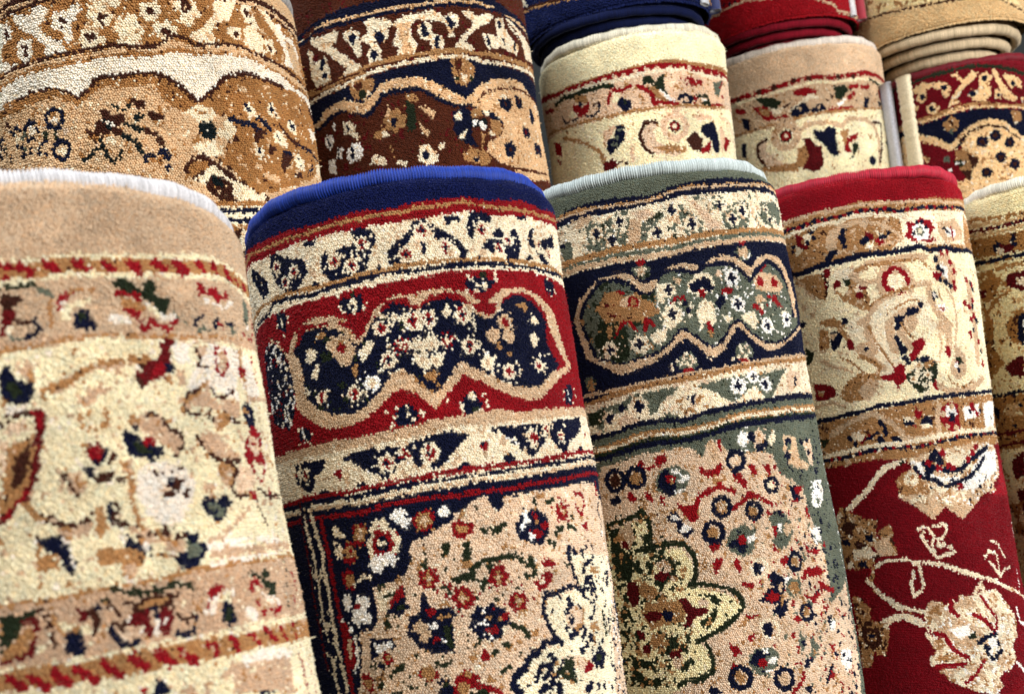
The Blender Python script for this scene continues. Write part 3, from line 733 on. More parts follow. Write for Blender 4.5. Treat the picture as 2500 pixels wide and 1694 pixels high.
RUGS['blue'] = dict(
    P=[-0.08621, 0.96397, 1.32275],
    a=[0.00682, -0.13767, -0.99045],
    e1=[0.09, -0.98637, 0.13772],
    e2=[0.99592, 0.09008, -0.00566],
    R=0.14,
    base='u',
    pitch=1.85,
    vt=0.5,
    plain=32,
    thread=[24, 54, 145],
    pal={'y': [234, 222, 192], 'u': [5, 15, 62], 'r': [132, 8, 18]},
    label='royal blue edged rolled rug with red border and navy medallions, standing in front',
    arc=[-1.75, 1.75],
    v=[0, 445],
    vend=1.333,
    seed=4,
    ops="""Z r|-179 24 -144 28 -119 29 -98 31 -79 33 -62 34 -47 33 -32 33 -18 35 3 35 -5 35 9 32 23 31 37 31 51 29 57 29 64 31 76 32 94 31 116 29 129 30 144 31 167 27 199 23
B g 3.4|-169 31 -132 36 -108 37 -89 38 -72 39 -48 39 -26 40 2 40 -6 39 15 37 37 36 56 34 67 36 84 38 114 38 142 37 186 31
Z c|-173 38 -125 44 -90 44 -64 45 -41 47 -20 47 1 48 -7 47 7 46 28 45 50 43 58 41 74 44 92 44 125 42 140 43 191 37
P n|-83 46 -76 46 -68 47 -71 50 -82 49
P n|-67 67 -65 60 -61 58 -59 63 -52 61 -46 58 -39 61 -35 56 -36 51 -40 48 -30 47 -20 52 -18 58 -22 64 -26 73 -29 81 -39 82 -49 84 -60 82 -66 74
P c|-51 62 -45 66 -47 68 -51 66
F c r n 7.1|-55 68 -41 75 -30 61
D c 1.4|-22 56 -48 79 -33 71 -30 77
P n|-126 44 -117 44 -108 52 -87 58 -82 63 -81 71 -87 76 -95 82 -107 81 -118 74 -126 62 -130 52
F c r n 6.4|-119 56 -96 66 -108 72
P n|-171 41 -152 52 -139 63 -133 74 -150 74 -176 49
D c 1.3|-162 52 -150 61 -148 67
P n|-78 82 -73 78 -69 84
P n|-13 71 -6 65 -1 62 9 56 5 65 -2 70 0 75 -2 82 -8 81 -10 76
F c r n 7.4|3 74
P n|-22 82 -18 79 -17 83
P n|-10 69 -3 64 5 60 11 54 10 49 16 47 23 48 25 53 22 56 14 59 5 65 -3 70 -1 80 -7 82 -11 80
P c|9 60 23 59 27 65 27 81 3 79 0 72
L n 5.0|22 52 31 58 38 63 45 69 49 75 46 82
P n|25 59 31 57 34 62 30 65 26 62
F c r n 7.4|18 56 3 74
F c r n 6.8|34 72
D n 1.9|17 67 18 70 17 74
D c 1.6|39 67 41 72 27 55
P n|36 45 50 46 49 51 41 49 41 53 37 52
P n|16 81 21 84 17 84
P n|59 43 66 42 74 44 80 46 77 50 68 49 63 52 61 60 59 65 55 62 55 54
P n|76 60 83 55 90 59 87 63 77 63
P n|96 57 101 53 104 59 105 67 102 74 98 81 88 81 84 75 75 76 67 73 66 68 74 65 88 65
F c r n 7.6|68 57
F c r n 6.0|92 65 81 73
P n|102 44 118 42 117 46 108 46
P n|120 53 125 51 122 60 125 68 118 69 115 64
P n|141 58 165 50 163 63 145 65 131 69 127 63
F c r n 4.8|131 64 149 70
P n|56 83 62 78 64 83
P n|109 79 116 74 121 78
P n|123 69 145 76 135 81 127 73
B g 3.5|-148 80 -102 82 -78 84 -54 85 -32 84 -11 84 -1 83 9 83 30 82 52 82 76 82 104 81 128 81 164 79
B n 3.5|-142 90 -129 84 -105 87 -85 89 -68 89 -62 88 -39 88 -18 87 -1 87 8 89 29 87 51 86 75 86 103 85 127 85 175 82
Z c|-141 93 -127 88 -105 90 -85 91 -68 92 -12 91 8 91 29 89 51 88 83 87 114 86 150 86 172 87
Z r|-159 93 -131 93 -106 94 -86 94 -60 94 -13 95 8 94 36 91 58 91 113 88 159 89
P t|-112 122 -105 114 -94 108 -85 105 -70 107 -59 109 -50 114 -45 119 -42 123 -37 122 -28 113 -20 108 -11 104 -5 104 5 106 2 104 26 103 40 105 48 109 55 113 60 116 65 113 74 106 83 103 102 102 116 105 131 111 144 120 147 132 150 143 155 158 166 167 136 178 120 186 102 196 87 197 74 194 60 188 46 180 39 177 34 174 28 180 20 187 12 195 8 197 1 190 -5 184 4 192 -5 184 -15 178 -22 181 -33 189 -44 195 -60 199 -75 198 -88 193 -101 184 -114 172 -114 160 -116 146 -118 131
L r 2.9|-112 122 -105 114 -94 108 -85 105 -70 107 -59 109 -50 114 -45 119 -42 123 -37 122 -28 113 -20 108 -11 104 -5 104 5 106 2 104 26 103 40 105 48 109 55 113 60 116 65 113 74 106 83 103 102 102 116 105 131 111 144 120 147 132 150 143 155 158 166 167 136 178 120 186 102 196 87 197 74 194 60 188 46 180 39 177 34 174 28 180 20 187 12 195 8 197 1 190 -5 184 4 192 -5 184 -15 178 -22 181 -33 189 -44 195 -60 199 -75 198 -88 193 -101 184 -114 172 -114 160 -116 146 -118 131 -112 122
P r|-108 128 -100 121 -101 115 -91 110 -80 113 -67 113 -56 118 -48 125 -43 134 -39 132 -32 122 -24 116 -19 110 -12 108 -3 109 7 118 7 116 17 109 29 107 40 109 47 116 52 124 59 126 67 126 70 120 82 111 101 107 114 112 128 122 128 131 133 142 141 155 150 166 129 172 115 168 118 143 99 118 -20 117 -89 115 -106 134
P n|-100 124 -92 116 -80 116 -68 118 -57 122 -51 129 -48 134 -42 138 -36 132 -30 124 -21 118 -14 112 -6 112 0 117 10 120 7 118 17 113 29 112 39 114 45 122 53 127 63 130 72 123 77 116 86 111 100 111 112 116 120 123 127 131 123 140 122 149 128 157 137 167 124 172 112 179 102 184 89 185 76 184 65 179 53 173 43 168 35 162 28 166 22 174 15 181 10 185 6 181 0 176 -6 170 3 175 -5 168 -12 162 -19 163 -26 170 -35 179 -43 184 -57 189 -74 186 -85 179 -98 169 -100 158 -98 150 -101 139 -108 129
F c r n 7.1|-24 130 2 129 -21 154 -52 174
F c r r 6.3|-82 171
F t g r 9.6|-57 134
P t|-71 130 -65 126 -53 127 -48 134 -45 143 -50 148 -54 151 -61 149 -66 141 -71 135
P g|-61 130 -56 130 -53 136 -57 141 -62 138
D r 3.6|-58 136
P c|-46 145 -37 138 -30 139 -33 145 -41 152
D c 1.6|-22 121 -18 121 -17 128 -17 133 -20 145 -16 149 -16 156 -49 165 -44 174 -43 177 -76 168 -30 161
F r c r 4.8|-9 146
D c 1.6|-12 143 -11 140 -6 142 -4 145 -6 152 -3 145
P c|-16 122 -11 119 -7 126 -14 126
P g|-10 117 -7 115 -8 118
F c c t 5.6|3 147 11 145 4 159
F w c t 7.6|-36 169
P c|-93 131 -89 129 -80 135 -88 141 -95 141
P c|-89 149 -82 143 -80 147 -84 155 -90 154
P g|-80 120 -68 121 -73 124 -83 126
P g|-52 153 -46 152 -46 161 -51 162
P o|-78 136 -67 138 -69 144 -77 144
P c|-100 158 -96 159 -93 165 -96 165
F c r n 7.6|1 127 13 127
F c r n 7.6|40 126 42 150
D r 1.9|38 121
F t g r 8.0|77 133
P t|57 139 65 136 72 141 65 150 59 147
P t|72 142 82 139 86 145 80 151 73 147
D r 3.6|77 133
P c|23 124 30 116 32 123 27 127
P c|68 123 75 121 75 125
F c c t 6.0|3 147 13 146 4 157 14 159
D c 2.4|14 142 17 157 7 163
F r c c 4.4|25 145
D c 1.4|29 144 32 142 28 150 23 151 21 148 49 122 49 128 48 133 49 137 45 137 47 142 50 147 50 152 65 168 82 165 85 171 84 175 84 166 63 161
F c c t 7.2|56 165
P w|52 158 55 155 59 157 57 160
F c r r 6.8|74 173
F c r r 6.0|107 167
D c 1.4|110 160 117 159 123 158 116 165 116 168 102 161
P c|102 131 111 127 117 134 111 135
P c|101 143 108 142 114 146 106 153 103 150
P g|90 119 98 116 107 123 100 124
P g|3 169 11 165 16 171 12 175 7 175
D g 1.9|68 151 77 158 69 154 -4 172 2 177 8 182 13 179 62 179
P n|-55 98 -46 100 -36 99 -35 105 -38 113 -48 112 -55 105
P c|-48 103 -42 100 -40 106 -40 113 -45 112
P n|-46 106 -43 106 -43 110
P o|-45 96 -41 95 -42 100 -45 99
D c 1.8|-55 96 -52 109 -34 108 -35 112 -54 105
P n|-127 94 -112 96 -110 103 -114 112 -121 109 -126 102
L c 1.1|-119 100 -117 107
D c 1.3|-122 94 -125 103 -109 101 -109 106 -117 114
P n|46 99 54 96 65 97 72 100 65 107 59 110 48 105
P c|62 99 65 103 62 109 60 104
P o|59 94 65 93 64 97 58 97
D c 1.8|50 95 51 98 56 103 73 98 73 93 46 107 54 108
P n|132 91 148 91 147 99 137 106 132 99
D c 1.4|138 91 147 94 136 100 144 102
P n|137 93 152 92 147 104 137 104
D c 1.4|142 99 143 105 152 100
P n|137 186 151 182 156 188 149 198 137 198
L w 1.1|143 186 145 196
D c 1.4|136 188 135 195 160 186 161 192 151 198
P n|29 195 35 187 41 185 43 193 46 197 42 203 32 204
P c|34 189 38 185 41 189 41 194 38 192
P o|37 199 42 199 41 203 37 203
D c 1.8|29 197 30 201 48 189 50 195 50 199 44 201 19 191
P n|-23 196 -17 189 -11 188 -5 195 -5 201 -11 204 -21 203
L c 1.9|-13 188 -12 194 -13 197
D c 1.6|-20 190 -22 197 -3 195 -9 200 -1 198 -25 202 -29 192
P n|-112 190 -105 188 -99 192 -99 199 -103 201 -112 196
L w 1.1|-107 189 -106 198
D c 1.3|-112 189 -103 200 -97 197 -99 203 -112 200
P n|-149 112 -128 117 -118 128 -114 139 -112 154 -113 168 -118 181 -125 188 -152 179 -158 151 -159 121
D c 1.8|-140 115 -133 126 -132 132 -121 134 -119 140 -128 140 -122 147 -117 154 -123 157 -119 164 -126 169 -130 174 -123 180 -128 116 -124 122 -134 181 -135 146
D r 1.8|-140 129 -135 134 -135 165 -135 170 -133 175
L t 1.8|-147 106 -131 117 -121 124 -114 135 -110 143 -110 154 -108 169
Z t|-142 205 -120 204 -94 205 -80 205 -64 206 -48 206 -27 205 -22 204 -7 205 4 203 31 203 60 202 72 206 100 204 186 198
Z c|-136 211 -121 212 -99 212 -81 213 -65 214 -49 213 -32 213 -15 213 -1 212 15 211 32 211 48 214 63 213 79 213 109 211 182 206
P n|-123 216 -110 215 -84 218 -88 222 -93 226 -99 229 -102 236 -104 240 -110 241 -116 236 -125 231
F c d r 5.0|-111 226
L c 1.4|-116 217 -120 236
F c d r 3.4|-123 224
P n|-97 243 -94 240 -86 242 -86 244
P n|-69 221 -62 217 -50 218 -45 216 -36 219 -24 217 -21 220 -13 218 -9 216 1 215 15 214 32 219 26 223 19 228 13 234 7 239 0 240 -5 239 -11 236 -14 229 -23 230 -26 234 -29 240 -33 238 -34 242 -39 242 -44 238 -49 234 -55 229 -61 224
P c|-32 242 -26 235 -20 229 -15 231 -14 237 -9 240 -2 241 -13 244 -26 244
F c r n 8.4|-34 230
P c|-25 221 -19 221 -13 227 -10 225 -17 230 -24 227
L r 2.1|-19 221 -19 226 -24 227
L r 1.8|-19 226 -14 227
F c r n 8.8|0 228
P c|-8 235 -4 230 -2 235 0 240 -7 239
D c 1.6|4 234 8 223 10 231 -11 221 22 224
P n|-63 242 -57 240 -51 244 -57 245
D r 3.6|-75 231
P r|-80 230 -72 228 -73 232 -76 235
P n|2 214 18 214 32 219 26 223 22 225 16 231 9 235 5 238 -1 239 1 222
P c|1 219 6 221 8 228 6 233 1 236 -1 236
P r|1 226 5 226 4 230 -1 234
P n|49 219 54 215 73 216 96 215 100 216 124 212 163 208 160 217 148 224 133 230 127 237 118 238 111 232 105 230 97 232 90 237 82 240 74 235 68 230 61 223 57 220
L w 1.3|62 224 72 230
D c 1.6|68 226 77 234 56 219 111 217 128 217
F c r d 7.2|87 226
P r|86 222 92 223 92 230 86 228
F c r d 5.0|103 220 121 225
P c|91 235 104 226 110 230 117 239 105 241 90 240
P r|38 227 41 225 46 226 44 231 41 233
D n 1.8|41 226
P n|18 242 25 237 31 242 25 243
P n|56 238 62 235 67 241 57 242
P n|143 235 154 233 157 237 146 238
P n|-1 239 4 237 7 239 1 240
D r 2.0|171 223
B r 3.5|-137 245 -118 245 -99 245 -69 246 -47 246 -19 246 -3 245 1 244 24 244 38 244 68 243 94 243 129 240 199 236
Z n|-138 247 -118 247 -99 247 -70 248 -47 248 -20 248 -2 248 23 247 38 247 67 246 94 245 128 244 199 240
B c 5.0|-113 254 -96 254 -79 253 -63 255 -41 255 -21 255 -1 253 23 252 30 251 51 252 75 251 102 251 141 249 197 245
B t 1.9|-113 255 -97 255 -79 255 -63 256 -41 256 -21 256 -1 254 22 253 30 252 51 253 74 252 102 252 141 250 193 246
B n 3.2|-114 257 -71 260 -42 259 -15 259 2 258 25 258 58 257 92 255 196 250
B r 3.4|-102 261 -80 262 -57 263 -35 262 -15 262 -2 261 21 262 22 261 35 261 50 261 65 261 90 260 123 259 196 255
Z n|-102 263 -80 264 -57 265 -36 265 -15 265 1 264 21 265 21 264 35 264 49 263 64 263 90 263 123 261 188 257
L n 4.8|-115 249 -115 263 -111 280 -108 295 -106 328 -107 360 -100 390
L c 3.9|-112 254 -110 262 -107 278 -104 288 -105 302 -102 318 -101 341 -99 361 -96 377 -94 391
L c 3.2|-120 259 -119 273 -116 287 -115 297 -114 314 -113 334 -108 354 -107 373 -104 391
L n 4.0|-122 245 -123 266 -124 286 -122 293 -119 327 -117 353 -116 379 -113 392
L d 1.8|-123 245 -125 265 -124 293 -123 320 -118 347 -115 373
L n 2.7|-110 295 -110 321 -108 347 -106 367 -101 390
L r 4.2|-100 264 -99 279 -97 290 -97 293 -95 316 -93 330 -91 349 -91 368 -89 392
P r|-90 338 -86 342 -84 349 -82 356 -81 365 -82 374 -87 375 -91 371 -92 352
P t|-87 352 -83 353 -84 362 -87 369 -89 362
D w 1.6|-89 339 -85 342 -83 345 -83 348 -80 352 -80 355 -79 358 -78 361 -80 364 -80 367 -80 370 -81 373 -84 376 -85 376
P p|25 269 18 272 11 275 9 280 2 282 -4 285 -9 289 -16 291 -23 291 -25 298 -25 305 -25 303 -28 311 -32 315 -41 317 -57 317 -58 322 -58 328 -57 336 -58 342 -62 348 -75 348 -76 354 -74 358 -76 369 -79 378 -80 386 -85 393 102 429 198 445 188 411 178 374 199 339 199 286 180 272 164 264 136 264 109 266 85 266 72 266 64 267 51 268 49 276 46 278 40 274 38 266 35 264 28 267
P c|-90 271 -86 268 -83 271 -80 276 -76 276 -79 280 -84 279 -89 275
D c 2.1|-89 282 -84 286
P c|-92 285 -86 285 -81 287 -83 294 -88 294
P r|-71 272 -66 269 -61 270 -57 274 -61 274 -70 279
F g t t 6.8|-63 278
P r|-79 283 -71 282 -60 284 -58 287 -67 286 -79 290
F g t r 6.0|-74 290
P r|-81 293 -69 294 -72 298 -80 297
P c|-54 275 -50 271 -43 270 -39 271 -38 279 -33 282 -30 288 -32 295 -37 301 -41 304 -55 302 -57 294 -59 285 -54 280
F r r n 10.0|-45 289
D n 5.6|-45 289
D c 1.9|-44 289 -49 287
D r 2.4|-49 280
P w|-38 270 -32 266 -26 267 -26 273 -21 275 -22 280 -27 282 -32 276
D w 1.8|-24 270
P r|-19 274 -14 270 -8 269 -3 272 -3 280 -8 284 -11 287 -17 283 -21 277
F g t t 6.8|-11 277
P w|0 270 7 268 9 272 8 276 3 277 -1 273
P r|9 280 15 280 20 282 25 284 23 291 17 294 8 292 7 286
P g|10 284 19 284 20 289 12 290
P r|-85 305 -80 301 -74 303 -73 309 -75 319 -80 317 -85 312
P g|-83 307 -76 305 -73 309 -76 315 -81 315
P w|-59 301 -54 295 -38 296 -34 302 -38 307 -44 304 -49 309 -55 308
P c|-69 309 -63 306 -59 310 -65 310
D c 1.8|-74 314 -60 310 -69 311
P w|-87 325 -85 320 -78 321 -79 329 -86 332
P w|-73 322 -65 322 -61 329 -66 333 -62 339 -63 344 -71 342 -76 344 -81 339 -79 332 -75 327
D r 2.6|-75 330
P c|-56 322 -39 321 -39 324 -49 325 -47 329 -51 338 -56 331
P n|-51 338 -43 332 -32 321 -34 334 -30 337 -39 341 -47 339
P r|-39 323 -34 321 -34 329 -43 332 -45 337 -47 335 -44 328
P o|-51 324 -40 325 -42 327 -51 326
P o|-42 335 -36 334 -33 337 -39 338
F r g t 8.4|-14 319 10 335
P o|-18 308 -14 305 -12 310 -16 313
L g 2.4|-52 341 -52 350
D o 3.2|-50 346
P n|-21 330 -18 328 -15 339 -11 341 -1 341 3 346 -1 349 -2 364 -2 371 -12 370 -21 369 -27 365 -35 354 -32 345 -27 342 -23 342
P r|-16 339 -11 340 -12 343 -16 346 -20 343
P t|-26 347 -21 348 -17 356 -18 360 -23 363 -27 360 -25 355 -32 353
P g|-12 346 -2 344 -1 347 -9 349
P w|-19 350 -13 349 -11 353 -17 353
P w|-11 362 -8 361 -7 365 -10 365
P o|-7 353 -1 352 -3 360 -2 369 -7 368
D r 2.4|-14 361
P n|-66 354 -47 356 -45 364 -54 362 -63 368 -66 372 -67 364
P w|-64 359 -49 358 -46 362 -54 364 -60 367
P r|-58 368 -54 365 -50 367 -48 372 -54 375
D g 2.4|-53 370
P o|-69 373 -64 373 -62 378
P o|-45 375 -39 373 -41 379 -52 384 -53 382
P n|-62 373 -56 373 -57 377 -62 376
P r|-30 382 -23 378 -17 381 -15 387 -22 390 -29 386
D g 5.6|-23 383
P n|-17 390 -9 389 -8 391 -16 393
P o|-17 376 -5 377 -10 383
P r|-5 390 3 383 8 386 12 392 7 394 0 401 -5 399
D g 4.0|4 388
P r|-78 379 -69 380 -67 389 -71 394 -76 388
D g 3.6|-72 386
P o|-54 393 -45 393 -44 397
P o|-39 390 -35 390 -36 396
P n|-19 400 -13 394 -3 395 -4 403
P r|-7 396 -1 388 3 384 8 386 13 392 8 395 0 403 -7 402
D g 4.4|0 397
D g 2.4|5 388
L r 4.0|8 396 17 399 26 405
P o|6 400 16 401 20 407 5 404
F r g t 8.4|9 335
F r g t 8.4|37 324
F r g t 8.4|49 344
P g|74 373 74 373 74 373
L o 3.6|4 322 11 320 19 319 18 315 25 313 32 311 44 311 54 313 61 320 66 322 67 328 59 327
P g|14 309 18 307 20 313 12 315
P o|20 322 29 325 29 328 21 325
P r|72 320 81 318 86 322 83 326 75 323
P r|67 331 77 327 83 329 79 334 75 339 67 339 64 333
D c 2.6|72 324 71 333
P n|10 357 14 347 18 342 27 343 29 340 32 344 38 347 41 353 40 358 34 361 32 367 23 368 16 362
P w|14 354 22 352 24 356 15 356
P w|20 346 25 344 23 348
P r|21 359 30 357 31 362 28 365 23 361
P r|32 352 39 350 40 355 32 355
P r|27 346 31 345 30 348
D g 2.0|26 351 33 354
D w 1.4|24 362 21 362 25 366
L o 4.0|42 360 49 364 53 370
P g|48 352 56 349 54 355
P o|32 372 37 370 38 376 33 374
P r|14 379 20 373 24 378 19 381
P g|8 376 13 373 13 380 8 380
P g|55 366 63 366 61 370 55 372
P o|26 390 33 386 37 389 28 392
P g|17 391 22 392 21 397 17 396
P y|104 318 110 341 112 348 101 346 84 346 74 346 71 353 72 363 75 370 78 377 82 381 68 381 57 385 49 391 41 396 36 403 38 413 140 434 150 412 153 385 171 359 177 324
L n 3.5|101 317 103 326 105 335 109 341
L n 4.2|72 343 84 344 94 342 103 344 114 347
L n 3.4|71 345 68 352 70 362 73 369 77 376
L n 4.5|63 379 71 377 81 380
D n 3.4|58 383 54 383 50 386 47 391 42 393 39 396 36 400 37 405 40 408
O n 3.4 8.8|99 364
P p|90 361 103 355 108 361 105 369 94 372 88 367
D n 2.9|95 366 91 376 98 375 107 376 104 379
L g 2.9|110 360 107 370 99 372
L n 3.2|119 330 133 325 138 323
L n 3.2|116 348 119 340 129 338 133 344
D n 2.6|119 334 134 347 148 350 114 351 121 347
L n 2.7|123 357 129 356 126 364 118 368
L n 2.7|158 339 172 337 167 343
D n 2.3|149 361 156 368 143 370 152 375 163 382 151 381
D r 2.3|134 333
P g|126 332 138 331 145 336 136 338
L o 3.2|141 366 141 374 142 384
P g|114 370 129 371 130 377 117 377
D n 3.4|108 375 114 381 108 385 101 388
L g 2.1|119 378 119 386 111 391
P n|111 397 124 390 135 397 125 407 114 402
P o|119 395 126 396 125 401 117 400
P r|97 403 107 398 112 401 114 404 104 406
P p|79 390 102 392 106 399 99 403 82 397
L n 4.0|68 387 73 390 69 393 60 393 57 397 55 399
L n 4.0|61 402 68 398 68 395
P o|81 392 90 392 89 401 91 410 89 414 82 406 73 406 73 398 80 397
D g 1.8|74 394 75 404 82 402 84 409 69 401
D n 3.1|60 408 67 406 73 409 72 414 58 410 106 416 114 418 101 418
D n 2.1|147 409 143 406 147 418 154 425 150 428 170 415 137 423 160 419 148 392 156 390
P n|38 265 45 266 51 268 50 273 47 278 43 274 44 269
P o|26 270 28 269 30 276 28 274
P o|76 272 79 270 79 278 75 276
P g|80 267 89 268 89 272 81 272
P o|88 276 97 272 99 275 90 279
P o|26 287 34 290 38 288 33 294
P o|38 289 49 287 51 289 44 294 36 295
P n|65 279 69 279 69 284 62 284 61 289 57 290 57 296 59 302 68 306 77 307 84 301 89 289 82 283 73 279 71 283
P r|73 283 79 284 80 288 75 289
P r|78 293 88 290 88 295 81 297
P r|68 297 78 296 81 301 75 304
D w 2.9|63 293 68 289 67 283 70 301
P g|75 288 79 291 75 294
F r g t 7.6|104 284
L r 2.7|126 272 136 273 136 281 130 288 125 287 123 281
P t|126 276 134 278 129 285 124 282
P r|96 288 102 287 110 293 108 294
P r|125 297 136 294 134 302 127 299
D o 2.3|114 290 114 298 96 297 93 301 84 306 88 309 100 297 108 297
L r 2.7|175 263 166 279
L n 1.9|180 254 195 264 164 286 174 295 167 308
D w 2.4|194 300 172 305 175 316
D n 2.4|104 313 109 316 119 317 127 315 137 315 120 320 111 318 135 322 102 317
P o|5 322 12 319 18 319 21 324 11 324 6 325
P o|29 315 34 312 34 319 31 321
P o|-6 325 1 326 0 329 -6 328
P g|10 309 18 308 19 314 12 315
P o|13 305 21 303 18 310 13 310
P g|-9 339 -4 336 0 339 -8 340
D r 3.2|19 376
P g|7 376 14 374 12 380
P o|-1 296 6 294 4 302 -1 306
P o|14 297 20 295 19 306 14 309
P o|-17 299 -14 298 -14 303
S w 0.156 n|-149 112 -128 117 -118 128 -114 139 -112 154 -113 168 -118 181 -125 188 -152 179 -158 151 -159 121
S d 0.060 nw|-149 112 -128 117 -118 128 -114 139 -112 154 -113 168 -118 181 -125 188 -152 179 -158 151 -159 121
S o 0.060 n|-100 124 -57 122 -23 118 7 120 7 169 -51 187 -90 179 -105 148
S n 0.070 y|104 318 110 341 74 346 78 377 36 403 38 413 140 434 166 387 177 324
S o 0.042 p|-62 294 197 327 161 434 -155 393
S g 0.04 p|-115 233 195 268 161 434 -155 393
S c 0.030 p|-115 233 195 268 161 434 -155 393
S n 0.120 pcy|177 324 198 326 199 434 152 433 161 372
S w 0.150 pn|177 324 198 326 199 434 152 433 161 372
S c 0.132 n|-123 287 -109 288 -95 393 -117 392
S t 0.096 c|-4 28 197 9 198 73 -12 84
S t 0.084 c|-183 -1 11 37 3 94 -198 50
S t 0.108 c|-134 208 194 192 196 252 -116 246""")

